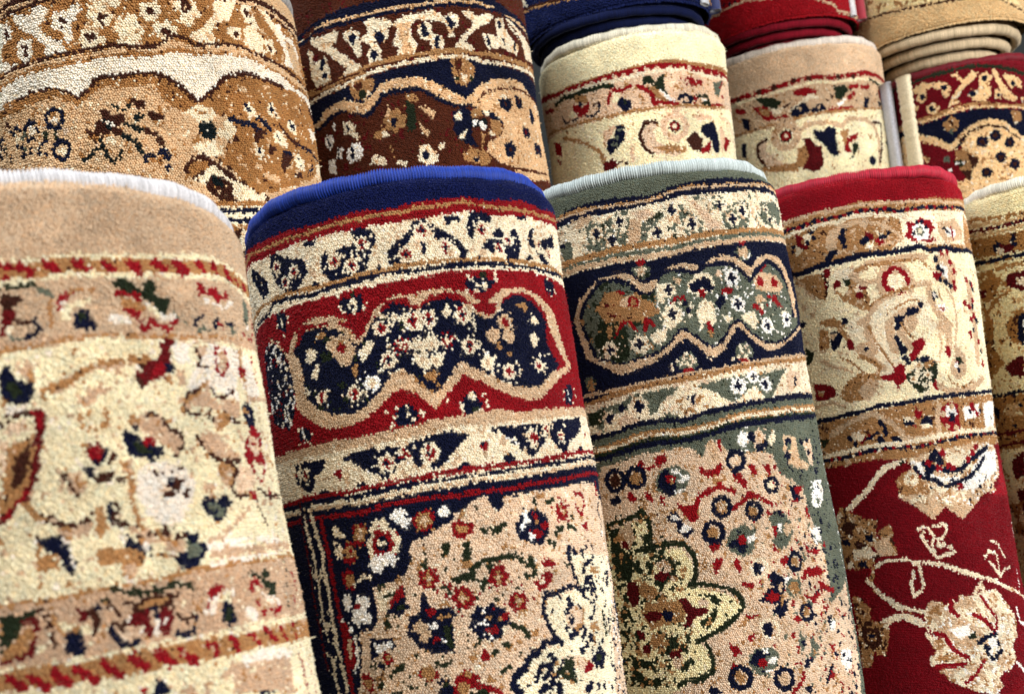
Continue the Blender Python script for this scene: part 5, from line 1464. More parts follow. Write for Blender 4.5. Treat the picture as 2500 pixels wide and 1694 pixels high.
RUGS['red'] = dict(
    P=[0.42733, 1.2655, 1.32445],
    a=[-0.06265, -0.09417, -0.99358],
    e1=[-0.31126, -0.94404, 0.1091],
    e2=[0.94826, -0.3161, -0.02983],
    R=0.1208,
    base='r',
    pitch=1.85,
    vt=0.56,
    plain=40,
    thread=[172, 26, 48],
    pal={'r': [140, 6, 22], 'd': [112, 3, 15], 'y': [240, 226, 190]},
    label='rolled rug with crimson edge and gold flowers on a deep red field',
    arc=[-1.75, 1.75],
    v=[0, 558],
    vend=1.331,
    seed=6,
    ops="""Z g|-83 44 -55 41 -32 39 -6 39 11 37 28 38 45 41 64 40 94 36 123 35 178 30
B t 3.9|58 41 93 39 122 39 167 36
B n 3.9|-80 51 -57 50 -37 49 -19 49 -1 48 16 47 33 49 50 51 70 48 92 46 120 45 161 43
D r 2.6|-74 49 -62 51 -50 50 -38 50 -30 50 -19 49 -10 49 3 48 13 47 24 50 34 47 45 53 60 49 71 50 87 47 100 45 118 46 132 45
B c 4.7|-80 57 -57 55 -37 54 -19 55 -2 52 15 53 32 55 49 56 69 53 91 52 118 51 163 49
Z g|-80 60 -58 58 -38 57 -20 57 -2 56 14 57 31 59 49 60 68 57 90 56 117 55 159 53
P c|49 58 91 53 163 49 151 84 84 89 44 92 33 93 51 83
P t|-31 88 -34 75 -28 64 -15 57 3 56 25 61 45 73 51 83 39 87 10 91
P g|-23 85 -19 69 -7 62 12 62 27 67 41 75 46 82 22 88 1 92
P d|-67 57 -57 63 -61 69 -52 74 -55 78 -67 73
P c|-57 60 -48 60 -46 68 -57 70
D n 2.9|-47 60 -45 67 -53 71 -71 71 -73 76
P c|-68 71 -58 78 -70 84
D n 3.4|-13 66 -16 72 -15 77 -14 83 -25 87 -29 90 -33 93
P d|10 71 18 75 19 80 9 81 6 83
P n|4 78 12 76 14 80 6 86 3 83
P r|18 81 29 82 29 86 22 88
P c|19 71 27 73 32 81 23 79
D n 2.6|34 75 30 79 25 78
P c|9 83 18 83 15 91 8 89
P r|56 63 65 64 75 59 88 61 93 69 84 81 95 82 85 86 62 85 51 80 59 70
P w|62 70 74 64 85 70 83 81 68 85 61 78
D e 5.2|72 74
D c 2.9|72 74
D n 2.6|70 64 76 63 64 76 82 69
P t|98 64 134 58 150 69 145 79 108 85 99 76
P w|108 68 130 69 133 78 114 78
L n 3.1|108 69 119 74
L r 3.1|123 68 124 82
B n 6.3|-81 104 -60 102 -43 99 -25 98 -7 97 9 96 26 97 41 96 57 93 70 91 83 96 96 93 107 90 123 93 157 91
Z y|-81 107 -60 105 -44 102 -25 101 -8 100 9 99 26 100 41 99 56 96 69 94 82 99 95 96 106 93 122 96 161 93
P g|-77 111 -60 107 -42 108 -40 123 -42 138 -52 134 -64 123
P d|-39 104 -31 103 -34 112 -40 118 -39 129 -42 125
P c|-31 108 -14 105 -8 112 -16 118 -27 118
P d|-33 122 -25 117 -22 125 -30 127
P o|-20 117 -11 120 -11 127 -18 127
L t 7.8|-8 114 8 106 31 105 55 103 73 103
L g 3.4|-6 112 8 108 31 107 55 106
P g|-11 119 0 127 6 143 3 152 -13 147 -26 140 -17 131
P c|-8 126 -1 127 -3 137 -9 135
D d 4.4|0 129 -5 138
L t 6.5|-11 116 1 126 17 125
O t 6.0 18.3|35 128
O r 5.7 12.4|35 127
D c 8.1|35 128
D t 2.6|36 118 44 132
L t 5.7|51 133 77 131 61 131 38 138 22 142 11 152 1 161 -2 174 -3 177 -2 191
P t|88 101 105 98 119 107 121 119 108 135 92 130 85 118
P w|93 108 106 113 103 127 94 122
D r 3.4|98 98 108 96 111 107 115 117 84 122 87 125 112 129 111 135
D n 3.4|88 105 90 114 96 117 91 126 99 129 105 133
P r|82 120 94 119 90 126 84 126
L t 9.1|73 139 74 152 80 165 89 177 89 180 86 202
P n|75 140 82 141 83 147 76 152
D w 2.3|79 144
F w r t 5.7|87 159
L t 11.7|141 132 137 159 141 164 139 195 136 217
D r 3.9|137 126 149 131 125 153 144 149 132 157 140 168 126 190 146 195 132 172 150 219
D n 3.4|146 129 150 136 141 156 149 172 144 173 134 184 149 205
P c|3 166 14 151 28 144 50 141 64 143 71 151 71 166 77 181 78 176 65 190 63 179 38 171 30 181 20 191 28 216 15 226 0 218 -3 195
P t|17 171 33 158 48 153 60 154 59 162 45 173 36 179 28 169 26 192 29 206 19 203 16 179
P n|44 157 54 156 58 161 46 167 39 164
P n|28 165 39 165 35 178 28 178
D n 3.4|59 154 33 172 30 178 28 188 30 194
P n|28 197 36 197 36 205 30 207
D n 3.1|33 210 36 215
L t 7.8|44 177 39 177 32 183 38 193 41 199
P g|-53 161 -37 157 -26 164 -22 171 -39 167 -53 164
D n 3.9|-24 163 -74 160
P n|-42 173 -30 172 -28 178 -31 185 -38 193 -42 195 -43 185
P t|-42 176 -32 175 -38 181 -43 179
P d|-24 183 -19 183 -17 189 -20 196 -25 192
P g|-54 169 -43 170 -44 189 -57 193
P c|-19 163 -6 161 6 166 2 189 -17 184 -23 174
P t|-13 189 -2 187 6 196 -4 206 -13 202 -18 194
D n 2.6|-5 195
L g 6.5|-24 181 -33 165
L t 7.3|-1 165 -2 183 3 199 -4 205 10 218
L g 5.2|-13 203 2 211 5 217
P r|42 194 52 191 59 194 54 202 45 210 39 216 37 208 44 201
P r|17 212 21 218 26 215 32 218 30 226 33 231 21 241 18 233 7 231 5 226 15 226 20 223
P o|32 227 39 224 45 210 59 210 67 219 66 233 58 241 45 250 37 241 32 232
P n|41 212 59 210 66 217 53 216 44 216
F c t g 5.7|46 220 55 230 39 233
D g 3.9|60 218 55 220
D c 3.4|50 241 43 228 57 241
P r|62 235 67 242 63 249 59 243
P r|80 199 85 201 88 210 81 214 80 208
P t|83 222 97 203 110 212 109 229 93 239 84 231
P o|92 215 100 213 106 220 93 224
D r 2.6|94 219
D w 3.1|93 223
D n 2.6|96 227
L t 7.3|67 244 77 250 94 250 117 246 142 236
L t 11.7|48 171 44 177
P t|73 174 90 172 99 180 88 184 81 191
L t 3.9|85 184 85 201
P d|-69 227 -57 228 -45 232 -43 240 -54 246 -69 246
P t|-65 234 -57 236 -59 241 -65 240
P g|-41 243 -30 228 -17 220 5 223 6 230 -7 230 -17 239 -14 251 -33 251
P t|-19 238 -7 228 5 230 0 241 -10 253 -20 245
L t 7.8|-81 193 -92 181
P o|-75 186 -63 194 -67 203 -75 206
L t 2.9|-75 106 -66 115 -64 126 -55 135
L b 2.1|-42 108 -37 121 -42 135
L g 2.9|-29 131 -19 142 -3 153 7 150
L g 2.3|19 110 43 106 67 106 77 114
L g 2.3|21 161 34 154 49 148 63 152
L g 2.9|2 154 10 147 24 140 38 137 54 134
L t 3.4|97 137 105 149 105 167 101 184 93 208
L g 1.8|85 137 88 151
D t 3.4|-70 142 -60 152 -8 167
L g 2.6|0 173 5 187 12 202 19 217
L g 2.3|-33 201 -20 210 -11 221
L t 3.4|-56 202 -44 211 -28 215
L g 2.3|34 172 39 182 45 189
L t 2.9|75 179 77 196 72 212
L g 2.1|77 229 84 241 99 246 119 239
L g 2.3|5 221 -7 226 -19 234 -29 244
L t 3.9|-71 251 -49 249 -36 255
D g 2.6|-61 239 -31 237 -18 246
D n 1.6|-18 170 -29 190
B n 4.4|-71 267 -53 266 -34 264 -17 262 0 258 17 258 34 257 51 256 70 255 100 253 179 249
Z g|-70 270 -53 268 -35 267 -17 265 0 261 17 260 33 260 51 258 70 258 100 256 179 252
L t 6.0|-55 284 -36 274 -17 267 -6 266 9 276 19 286 20 296
L t 6.5|63 265 59 278 59 294 40 296 24 296
P g|-39 278 -24 271 -7 270 3 280 7 292 -7 297 -27 296
L n 4.2|-3 274 2 279 3 288
D n 3.9|-3 294 12 294 17 297
P c|-34 286 -25 284 -15 290 -20 294 -31 292
P d|-20 290 -11 285 -15 292 -25 298 -22 303 -28 302
L n 3.4|-5 286 -17 293
D n 3.1|-34 290 -29 296
P c|22 272 28 271 34 276 29 281 24 279
P n|21 268 23 275 35 278 30 281 23 280
P r|37 263 40 268 45 267 40 275 36 275 34 270
P r|29 281 36 280 35 283
P c|39 277 52 273 52 285 41 286
D n 3.1|43 278 47 276 50 279
P r|64 268 74 262 88 264 87 278 87 289 77 293 67 288 62 280
P w|71 265 82 267 86 276 69 277
P n|73 272 81 274 81 282 74 281
D t 3.1|67 273 81 287 70 286 79 266
P w|94 267 113 265 124 263 122 277 105 279 95 281
D r 3.4|109 264 110 268 116 274
D n 2.6|105 272 124 272
P w|132 263 178 260 162 293 130 293
D n 2.3|153 279 133 291 156 291
P o|-71 285 -58 289 -67 299
B c 4.7|-70 307 -39 303 -16 300 17 298 51 295 92 292 179 291
B n 3.7|-69 311 -40 309 -17 305 0 302 16 303 33 303 51 301 77 298 109 296 179 295
D r 2.1|-58 310 -48 309 -26 307 -10 305 1 303 9 302 24 302 39 302 48 301 58 299 80 297 100 296 124 296 154 295
D c 1.3|-53 310 -33 308 -5 304 19 303 30 303 44 301 53 300 68 299 91 297 113 296 137 296
Z d|-69 318 -41 317 -18 314 4 313 26 313 50 307 90 307 179 306
Z g|-68 313 -40 311 -17 308 0 305 16 306 38 305 76 301 179 298
Z d|-69 318 -41 317 -18 314 4 314 26 316 49 313 90 307 179 307
P t|146 308 107 304 49 309 20 315 27 323 17 330 7 338 10 349 7 355 24 366 39 380 55 368 73 383 102 363 125 351 125 304
L c 5.7|17 317 -1 322 -14 334 -24 346 -43 361 -57 369
P t|21 318 37 317 50 307 75 309 107 305 147 307 158 321 157 339 129 350 138 359 43 354 33 342 28 327
P c|66 311 97 311 102 325 77 335 60 322
P w|114 316 153 313 148 336 96 353 68 352 92 336
P w|23 317 36 320 37 331 57 339 76 339 83 344 56 344 38 337
L n 5.7|38 321 49 327 63 332 79 331 96 321 116 314 129 310
L n 4.4|27 325 34 336 47 340 56 348 68 346 91 340 105 330 119 320
D n 4.4|51 312 55 320 47 317 44 327 41 331
D r 3.7|59 313 64 326 43 321 91 321 99 314 106 309 76 349 29 335 53 328 69 329
P o|12 318 21 318 14 321
P g|7 338 15 329 29 331 35 343 32 354 8 352
D c 7.8|23 337
P c|37 349 56 347 59 356
P r|163 312 179 352 178 364 126 361 153 345
P g|-55 360 -31 375 -17 376 -21 392 -16 399 -35 407 -9 413 -19 390 -7 381 -3 385 -4 396 -2 413 -22 414 -30 423 -47 427 -59 426 -62 399 -65 376
P b|-45 386 -38 379 -52 376 -58 383 -52 390
P n|-59 393 -50 395 -50 401 -58 401
P n|-33 393 -24 391 -26 400 -31 398
P c|-48 406 -32 401 -22 412 -31 415 -48 414
P b|-46 399 -38 397 -32 402 -42 406
P n|-45 419 -36 418 -33 425 -41 423
P t|-25 400 -4 391 -9 399 -2 412 -22 413
L c 3.4|-25 423 -14 418 6 418 16 422 29 423 47 426 64 433 84 441 105 450 130 460 178 477
L c 4.4|33 424 47 427 64 435 105 449
L g 4.4|-28 425 -33 438 -27 450 -15 459 -2 467 13 471 20 473
L c 3.9|-25 450 -11 461 3 468 17 472
L c 3.9|-37 437 -23 452 -15 461 -7 467 -4 468
L c 7.3|-29 483 -17 477 -3 475 8 480 17 484
L c 3.1|14 423 19 425 20 436 21 446 17 452
L c 3.1|12 432 12 437 9 442 9 448 10 456 16 451
L c 3.1|22 388 31 385 38 395 35 404 38 418 31 406 25 396 28 391
L c 2.9|39 386 53 386 52 393 47 400 36 399
D c 3.1|43 406 47 406 54 409
L c 3.7|40 419 50 416 59 414
L c 2.9|92 424 101 418 112 421 112 434 112 445 106 436 99 429
L c 2.6|107 408 118 412 121 420 128 427
L c 2.3|114 444 125 438 136 438
L w 1.8|158 443 154 464
P g|-57 455 -46 456 -37 465 -39 478 -20 481 -21 495 -27 516 -40 512 -44 528 -54 529 -56 512 -55 484
P b|-50 485 -32 487 -29 498 -35 509 -46 505 -52 496
P g|-44 490 -35 492 -36 501 -45 501
P n|-44 493 -37 493 -38 498 -44 498
P c|16 472 26 461 36 463 39 467 47 460 52 465 57 458 72 461 81 457 101 456 112 467 122 478 128 490 124 509 113 514 116 528 106 537 92 540 87 546 91 552 82 558 59 555 46 549 31 539 26 528 16 523 17 516 24 511 19 500 15 494 20 487
L c 4.4|73 458 83 449 85 458
L t 7.8|25 466 35 470
P t|53 463 69 463 76 472 63 473 53 470
P t|93 459 104 467 97 470
P g|26 465 35 465 32 473 22 475 19 480
P g|31 514 40 514 34 522 22 519 25 515
P g|22 500 31 498 36 506 24 509
P t|22 530 42 531 36 540 30 535
P t|31 483 56 481 68 489 76 498 72 510 51 513 40 501 27 492
P w|39 490 58 488 62 495 51 502
P t|48 537 68 534 71 544 56 546
P t|89 525 109 523 102 537 87 532
L r 5.2|46 463 45 471 51 478
L r 3.4|80 462 87 473 97 483 94 496
L r 4.4|68 479 81 486 91 498
L r 4.7|21 492 34 496 39 506 47 515 56 520
L r 4.7|22 525 36 526 52 526
L r 3.1|50 545 62 537 73 525
L n 4.7|70 507 78 504 92 500
L n 3.9|77 512 78 518 83 524 92 521
D n 3.4|92 510 95 518 79 513
P o|57 500 68 496 68 502 60 503
D w 5.2|57 494 86 509
L w 3.4|115 532 132 546
L w 3.1|134 479 137 495 160 503
L w 3.1|179 394 178 409
L w 2.6|65 549 75 558
S c 0.280 t|11 306 179 303 149 374 -2 362
S g 0.154 tc|10 312 172 309 149 374 -2 362
S w 0.210 t|61 311 179 303 149 374 41 366
S n 0.042 tcw|15 312 172 309 149 374 3 362
S t 0.252 c|23 442 160 456 113 567 8 555
S g 0.098 ct|23 442 160 456 113 567 8 555
S w 0.140 ct|23 442 160 456 113 567 8 555
S b 0.154 g|-62 353 7 357 -21 533 -76 536
S c 0.084 g|-62 353 7 357 -21 533 -76 536
S t 0.035 y|
S c 0.056 y|
S t 0.084 g|
S b 0.035 g|""")

RUGS['cream2'] = dict(
    P=[0.68823, 1.30596, 1.30135],
    a=[-0.03883, -0.11304, -0.99283],
    e1=[-0.46659, -0.87656, 0.11805],
    e2=[0.88362, -0.46783, 0.0187],
    R=0.115,
    base='y',
    pitch=2.5,
    vt=0.5,
    plain=40,
    thread=[245, 238, 215],
    pal={'y': [236, 222, 176], 't': [205, 170, 120], 'g': [165, 118, 64]},
    label='pale yellow rolled rug cut off by the right side of the photo, front row',
    arc=[-1.75, 1.75],
    v=[0, 391],
    vend=1.309,
    seed=7,
    ops="""B g 3.4|-118 30 -80 38 -56 41 -35 44
B t 3.4|-115 37 -75 45 -35 50
B d 3.9|-114 44 -90 49 -67 51 -36 53
D n 2.0|-88 48 -70 50 -52 52 -41 52
B t 3.9|-114 50 -71 57 -37 59
Z g|-115 54 -72 61 -38 64
P n|-82 68 -70 70 -64 84 -82 77
P d|-71 71 -54 76 -56 86 -71 85
P c|-78 74 -66 78 -74 84
D n 2.8|-54 70 -54 76
B y 2.8|-121 78 -74 85 -43 88
B n 4.5|-120 83 -85 88 -60 90 -43 91
Z y|-121 86 -86 91 -60 94 -44 94
L g 4.5|-123 105 -88 100 -45 100
P d|-70 110 -47 110 -51 133 -70 125 -73 117
P c|-59 116 -48 117 -50 127 -60 124
P g|-119 112 -88 102 -77 116 -98 139 -114 130
P d|-121 117 -102 121 -109 131
L g 4.5|-118 157 -98 139 -70 129
P g|-82 164 -67 154 -54 149 -63 195 -80 186
P n|-65 160 -55 156 -63 195 -69 186
D w 2.8|-59 169
P d|-95 216 -75 206 -65 205 -71 231 -86 225
P g|-111 136 -100 160 -108 186 -93 211 -129 228 -135 210
D n 2.5|-121 179
L g 2.8|-145 226 -107 214
B n 3.9|-137 243 -95 246 -74 246
Z g|-138 246 -95 248 -75 249
P t|-102 258 -83 258 -86 271 -106 271
P n|-129 258 -115 262 -122 272 -134 269
D n 2.8|-95 282 -82 261
L y 2.2|-133 282 -98 259 -83 271
B d 3.9|-138 292 -84 290
B g 3.9|-139 300 -86 297
B d 3.4|-143 306 -87 302
Z y|-147 312 -88 308
P d|-113 322 -94 315 -90 315 -97 341 -111 346 -117 332
P d|-116 359 -85 350 -78 376 -112 391
P g|-143 375 -105 370 -128 391
S g 0.070 y|
S b 0.070 g|
S t 0.070 y|""")

RUGS['tan'] = dict(
    P=[-0.35197, 1.15224, 1.6178],
    a=[0.01034, 0.00115, -0.99995],
    e1=[0.28832, -0.95753, 0.00188],
    e2=[0.95748, 0.28832, 0.01023],
    R=0.17,
    base='t',
    pitch=2.4,
    vt=0.32,
    plain=30,
    thread=[150, 145, 140],
    pal={'t': [212, 176, 134], 'g': [164, 114, 64], 'c': [236, 220, 188], 'w': [236, 224, 204]},
    label='golden brown and cream rolled rug behind the plain beige topped one',
    arc=[-1.75, 1.75],
    v=[0, 258],
    vend=1.616,
    seed=8,
    ops="""B b 14.7|-143 35 -127 32 -112 30 -88 31 -59 31 -26 32 6 33 53 34 82 34 106 38 135 37 159 40 180 43 217 42
B t 3.9|-144 35 -127 32 -113 32 -88 32 -59 32 -26 33 6 34 53 35 82 36 106 40 135 38 158 41 180 44 216 43
Z g|-145 40 -131 39 -114 37 -89 37 -63 38 -27 39 5 41 52 41 81 41 105 43 134 43 157 46 178 49 220 48
P w|-128 36 -106 45 -97 40 -89 40 -84 44 -88 54 -95 58 -92 65 -81 75 -74 78 -72 85 -67 88 -94 88 -91 81 -92 76 -99 69 -114 59 -123 50
P w|-145 41 -133 46 -129 51 -130 61 -143 63 -149 67 -147 79 -126 88 -134 92 -156 87
P w|-121 65 -106 69 -105 81 -111 87 -116 88 -124 82 -124 72
P b|-119 72 -113 72 -112 78 -116 79
D b 1.9|-114 82 -137 53 -134 56 -138 59
P w|-80 50 -74 48 -64 49 -58 44 -52 45 -50 52 -58 56 -56 60 -63 61 -64 69 -62 75 -65 79 -71 78 -73 67 -82 64
P b|-74 53 -70 55 -70 60 -74 58
D b 1.4|-73 64 -68 58
P c|-45 49 -38 47 -31 48 -24 55 -24 64 -29 67 -39 69 -44 68 -41 63 -47 59
P b|-39 57 -33 57 -28 59 -33 63 -33 68 -36 66 -36 62
P c|-55 69 -47 69 -43 72 -35 79 -33 84 -43 87 -55 87 -57 79
P b|-52 76 -45 75 -41 80 -45 83 -49 83 -50 79
P c|-22 65 -16 59 -4 60 0 68 3 76 -1 85 -6 90 -16 89 -24 84 -19 81 -24 73
P c|2 51 13 48 20 51 21 61 14 66 6 67 1 62
P b|7 54 14 53 14 59 11 63 8 61
P c|11 70 22 67 26 66 34 72 33 81 26 86 20 88 14 83
P b|19 72 28 76 27 80 24 81 19 79
P c|-44 39 -15 43 -14 50 -22 53 -28 47 -41 47
P c|30 47 42 46 43 58 50 57 50 46 54 46 56 55 61 59 49 66 47 73 41 70 38 67 40 60 33 56
P b|41 46 50 46 49 54 44 60 41 55
D t 2.3|45 53
P c|73 44 101 39 97 49 91 57 88 63 74 67 68 74 72 89 62 86 52 88 45 84 46 79 59 72 66 63 73 56
P c|105 43 118 40 119 45 116 51 122 54 127 64 121 67 107 58 103 50
P b|107 49 114 47 114 53 109 55
D b 1.2|117 55 117 61
P c|84 70 100 67 102 74 99 81 91 82 85 75
P b|91 71 97 72 99 77 95 80 92 77
P c|104 67 120 63 128 72 132 74 127 85 135 89 118 91 103 86
P c|131 75 146 71 150 83 142 88 133 85
D b 1.9|137 78 140 83
P c|129 40 141 41 151 48 159 57 165 65 169 73 156 68 148 59 135 48
P w|153 51 168 48 170 59 198 56 215 66 214 77 192 68 191 92 164 92 170 81
P t|172 63 203 65 218 92 189 96
D b 1.1|182 64 184 68
B b 3.6|-158 94 -139 91 -124 89 -101 89 -85 89 -68 90 -47 89 -27 87 -8 91 17 90 26 81 39 83 49 90 74 88 89 87 105 91 133 95 164 96 198 101
B t 7.0|-159 98 -140 95 -125 94 -101 94 -83 95 -68 96 -48 96 -28 93 -9 96 10 96 25 89 38 91 48 95 73 93 88 92 105 94 127 100 155 102 185 106
B g 3.1|-156 101 -125 97 -102 96 -83 99 -55 98 -28 97 10 98 31 94 51 98 80 96 104 98 126 103 154 106 180 110
Z w|-161 105 -154 102 -126 99 -102 99 -85 100 -55 100 -29 99 9 101 31 97 50 100 80 97 104 99 126 104 154 107 179 114
Z b|-157 123 -148 118 -129 117 -112 115 -92 117 -83 120 -67 132 -54 122 -45 114 -29 116 -12 115 7 115 18 120 27 127 34 133 40 141 47 144 55 135 63 129 74 118 88 115 100 112 110 114 119 116 140 116 157 118 166 124 213 125
Z g|-154 126 -145 122 -128 120 -111 119 -93 120 -80 126 -67 135 -52 125 -44 118 -29 120 -12 119 7 119 18 125 26 132 33 139 39 145 46 148 57 140 65 134 75 124 89 119 99 117 111 118 123 120 138 121 154 125 168 132 194 136
P g|-163 124 -151 117 -130 119 -107 118 -87 120 -67 135 -45 122 6 126 13 129 30 147 43 150
Z t|-160 128 -143 130 -125 130 -118 127 -104 126 -87 129 -79 134 -68 139 -53 132 -39 125 -30 128 -14 129 3 126 15 147 29 155 49 158 70 157 93 159 184 159
P g|172 118 150 121 128 122 109 119 92 120 79 125 71 133 61 140 57 146 40 149 34 155 46 156 60 159 70 160 74 169 78 175 71 183 66 186 63 196 59 204 69 213 77 230 92 237 136 227 182 213 243 186 243 161 218 143 216 120
P t|87 129 102 128 94 134 88 132
P c|29 160 36 151 47 151 57 153 60 160 52 167 41 166
P g|37 155 46 155 51 158 43 160
P g|33 181 39 180 41 186 37 189 32 187
P c|29 191 42 186 56 185 62 190 61 198 49 201 40 198
P k|40 169 45 166 54 168 57 172 55 183 51 185 44 182 40 175
D w 1.6|49 175
P c|57 178 64 169 71 163 74 160 75 167 80 173 70 184 63 182
L n 5.4|74 162 83 165 96 166 104 169 112 173
L n 4.7|104 158 112 161 121 170
P b|99 171 114 171 109 177 100 184 97 181
L b 4.2|135 161 139 169 149 175 161 179 196 180
L n 3.1|161 179 176 180 196 181 207 185 230 183
P b|115 185 124 187 118 195 111 197
P b|131 191 146 187 149 193 140 201 133 213 128 210 127 202
L n 3.9|134 190 147 191
P c|91 146 98 144 102 150 108 156 102 157 91 154
L n 2.8|93 147 99 153
F c n n 7.4|127 147
F c n n 7.0|101 194
P c|149 156 159 152 166 158 164 168 153 169 148 165
D n 2.3|155 161 154 156 159 161
P c|123 171 132 169 142 179 142 185 128 185 123 180
L n 2.3|126 173 131 181
P c|148 191 159 188 170 194 168 205 154 204
L n 2.3|156 193 162 199
P w|200 153 216 152 243 156 203 168
P n|169 203 183 202 194 194 199 199 181 206
P b|147 211 162 207 162 213 151 216
P c|205 194 243 184 243 197 204 206
P t|76 206 85 209 81 213 74 211
P t|91 220 103 215 121 218 121 228 97 230
P t|95 221 102 225 96 230
P b|18 212 28 202 35 197 43 198 45 202 49 203 54 209 65 215 72 223 80 227 92 236 104 238 103 247 56 248 38 230
P g|27 207 36 202 43 205 44 211 38 213 28 220 22 218
P g|51 200 59 208 69 214 78 223 87 231 95 235 114 234 125 228 77 209 56 200
P c|28 221 38 216 47 208 51 208 54 214 64 222 80 229 90 236 100 237 99 244 67 244 64 236 65 227 57 221 46 220 36 228
P b|35 225 41 227 54 227 64 226 65 237 66 242 56 245 44 238
P k|44 220 49 219 55 225 56 230 49 229 45 227
D t 1.7|46 230 51 234 56 239 59 229
B g 5.4|55 246 69 247 86 246
B c 3.1|59 250 70 251 85 250
B n 4.7|61 254 83 253
B c 4.7|60 258 83 258
P b|-66 161 -55 166 -54 157 -47 157 -49 147 -42 146 -39 153 -27 153 -26 160 -34 163 -30 170 -33 174 -41 170 -52 170 -56 177 -63 169
P k|-47 157 -41 157 -37 163 -42 166 -47 161
D w 2.3|-44 160 -39 162
P k|-39 143 -32 144 -29 149 -24 147 -22 144 -18 145 -26 151 -33 149
P b|-20 140 -14 140 -7 142 -7 149 -13 149 -17 146
P k|-19 158 -13 153 -10 157 -14 163
P b|-7 155 -1 154 9 158 7 162 -2 162
L k 3.9|-26 163 -19 167 -9 171
L b 4.7|-9 171 -1 176 4 185
L k 4.2|-31 173 -23 178 -18 185 -15 192 -12 198
L k 3.4|-51 174 -51 181 -48 188 -47 192 -42 196
L k 3.1|-51 183 -59 183 -63 188 -71 190
L k 2.8|-33 187 -35 192 -41 196
P g|-62 167 -52 172 -54 177
P n|-14 194 -8 194 -11 200 -14 205 -15 204
P n|-5 192 -4 199 -8 198
D n 3.1|2 193
P g|-10 198 -3 199 2 198 1 204 -8 205
D n 3.1|6 194 7 199 6 209
O n 3.9 8.9|-94 147
P w|-99 147 -93 144 -89 151 -97 152
P n|-104 150 -100 151 -96 154 -88 156 -90 160 -101 158 -104 154
L o 4.7|-106 160 -107 164
L o 3.1|-95 160 -95 167
O n 3.9 8.5|-91 178
P c|-96 176 -88 176 -84 181 -90 184 -95 182
L n 4.7|-132 149 -126 144 -118 146
P w|-126 147 -119 150 -118 157 -125 157 -128 152
L n 2.3|-116 151 -115 157
P n|-131 158 -124 159 -119 160 -118 165 -125 161 -129 164 -131 162
L n 4.2|-150 150 -144 146 -137 148
P c|-146 150 -138 152 -139 160 -146 159
P n|-148 159 -136 163 -140 165 -146 164
L n 3.6|-117 178 -115 172 -111 167 -107 168
D n 2.3|-109 179 -127 169 -127 172 -138 167 -135 172
D e 2.6|-136 157 -134 168 -133 154
L n 3.1|-176 152 -165 148
D n 2.6|-170 155 -175 164 -165 160 -156 170 -138 175
D o 2.3|-163 166 -164 158
P g|-119 141 -115 132 -108 133 -112 137
P b|-158 136 -151 136 -147 144 -152 143
D p 3.1|-84 161
S t 0.054 g|
S g 0.030 t|
S c 0.030 t|
S t 0.060 c|
S b 0.018 g|""")

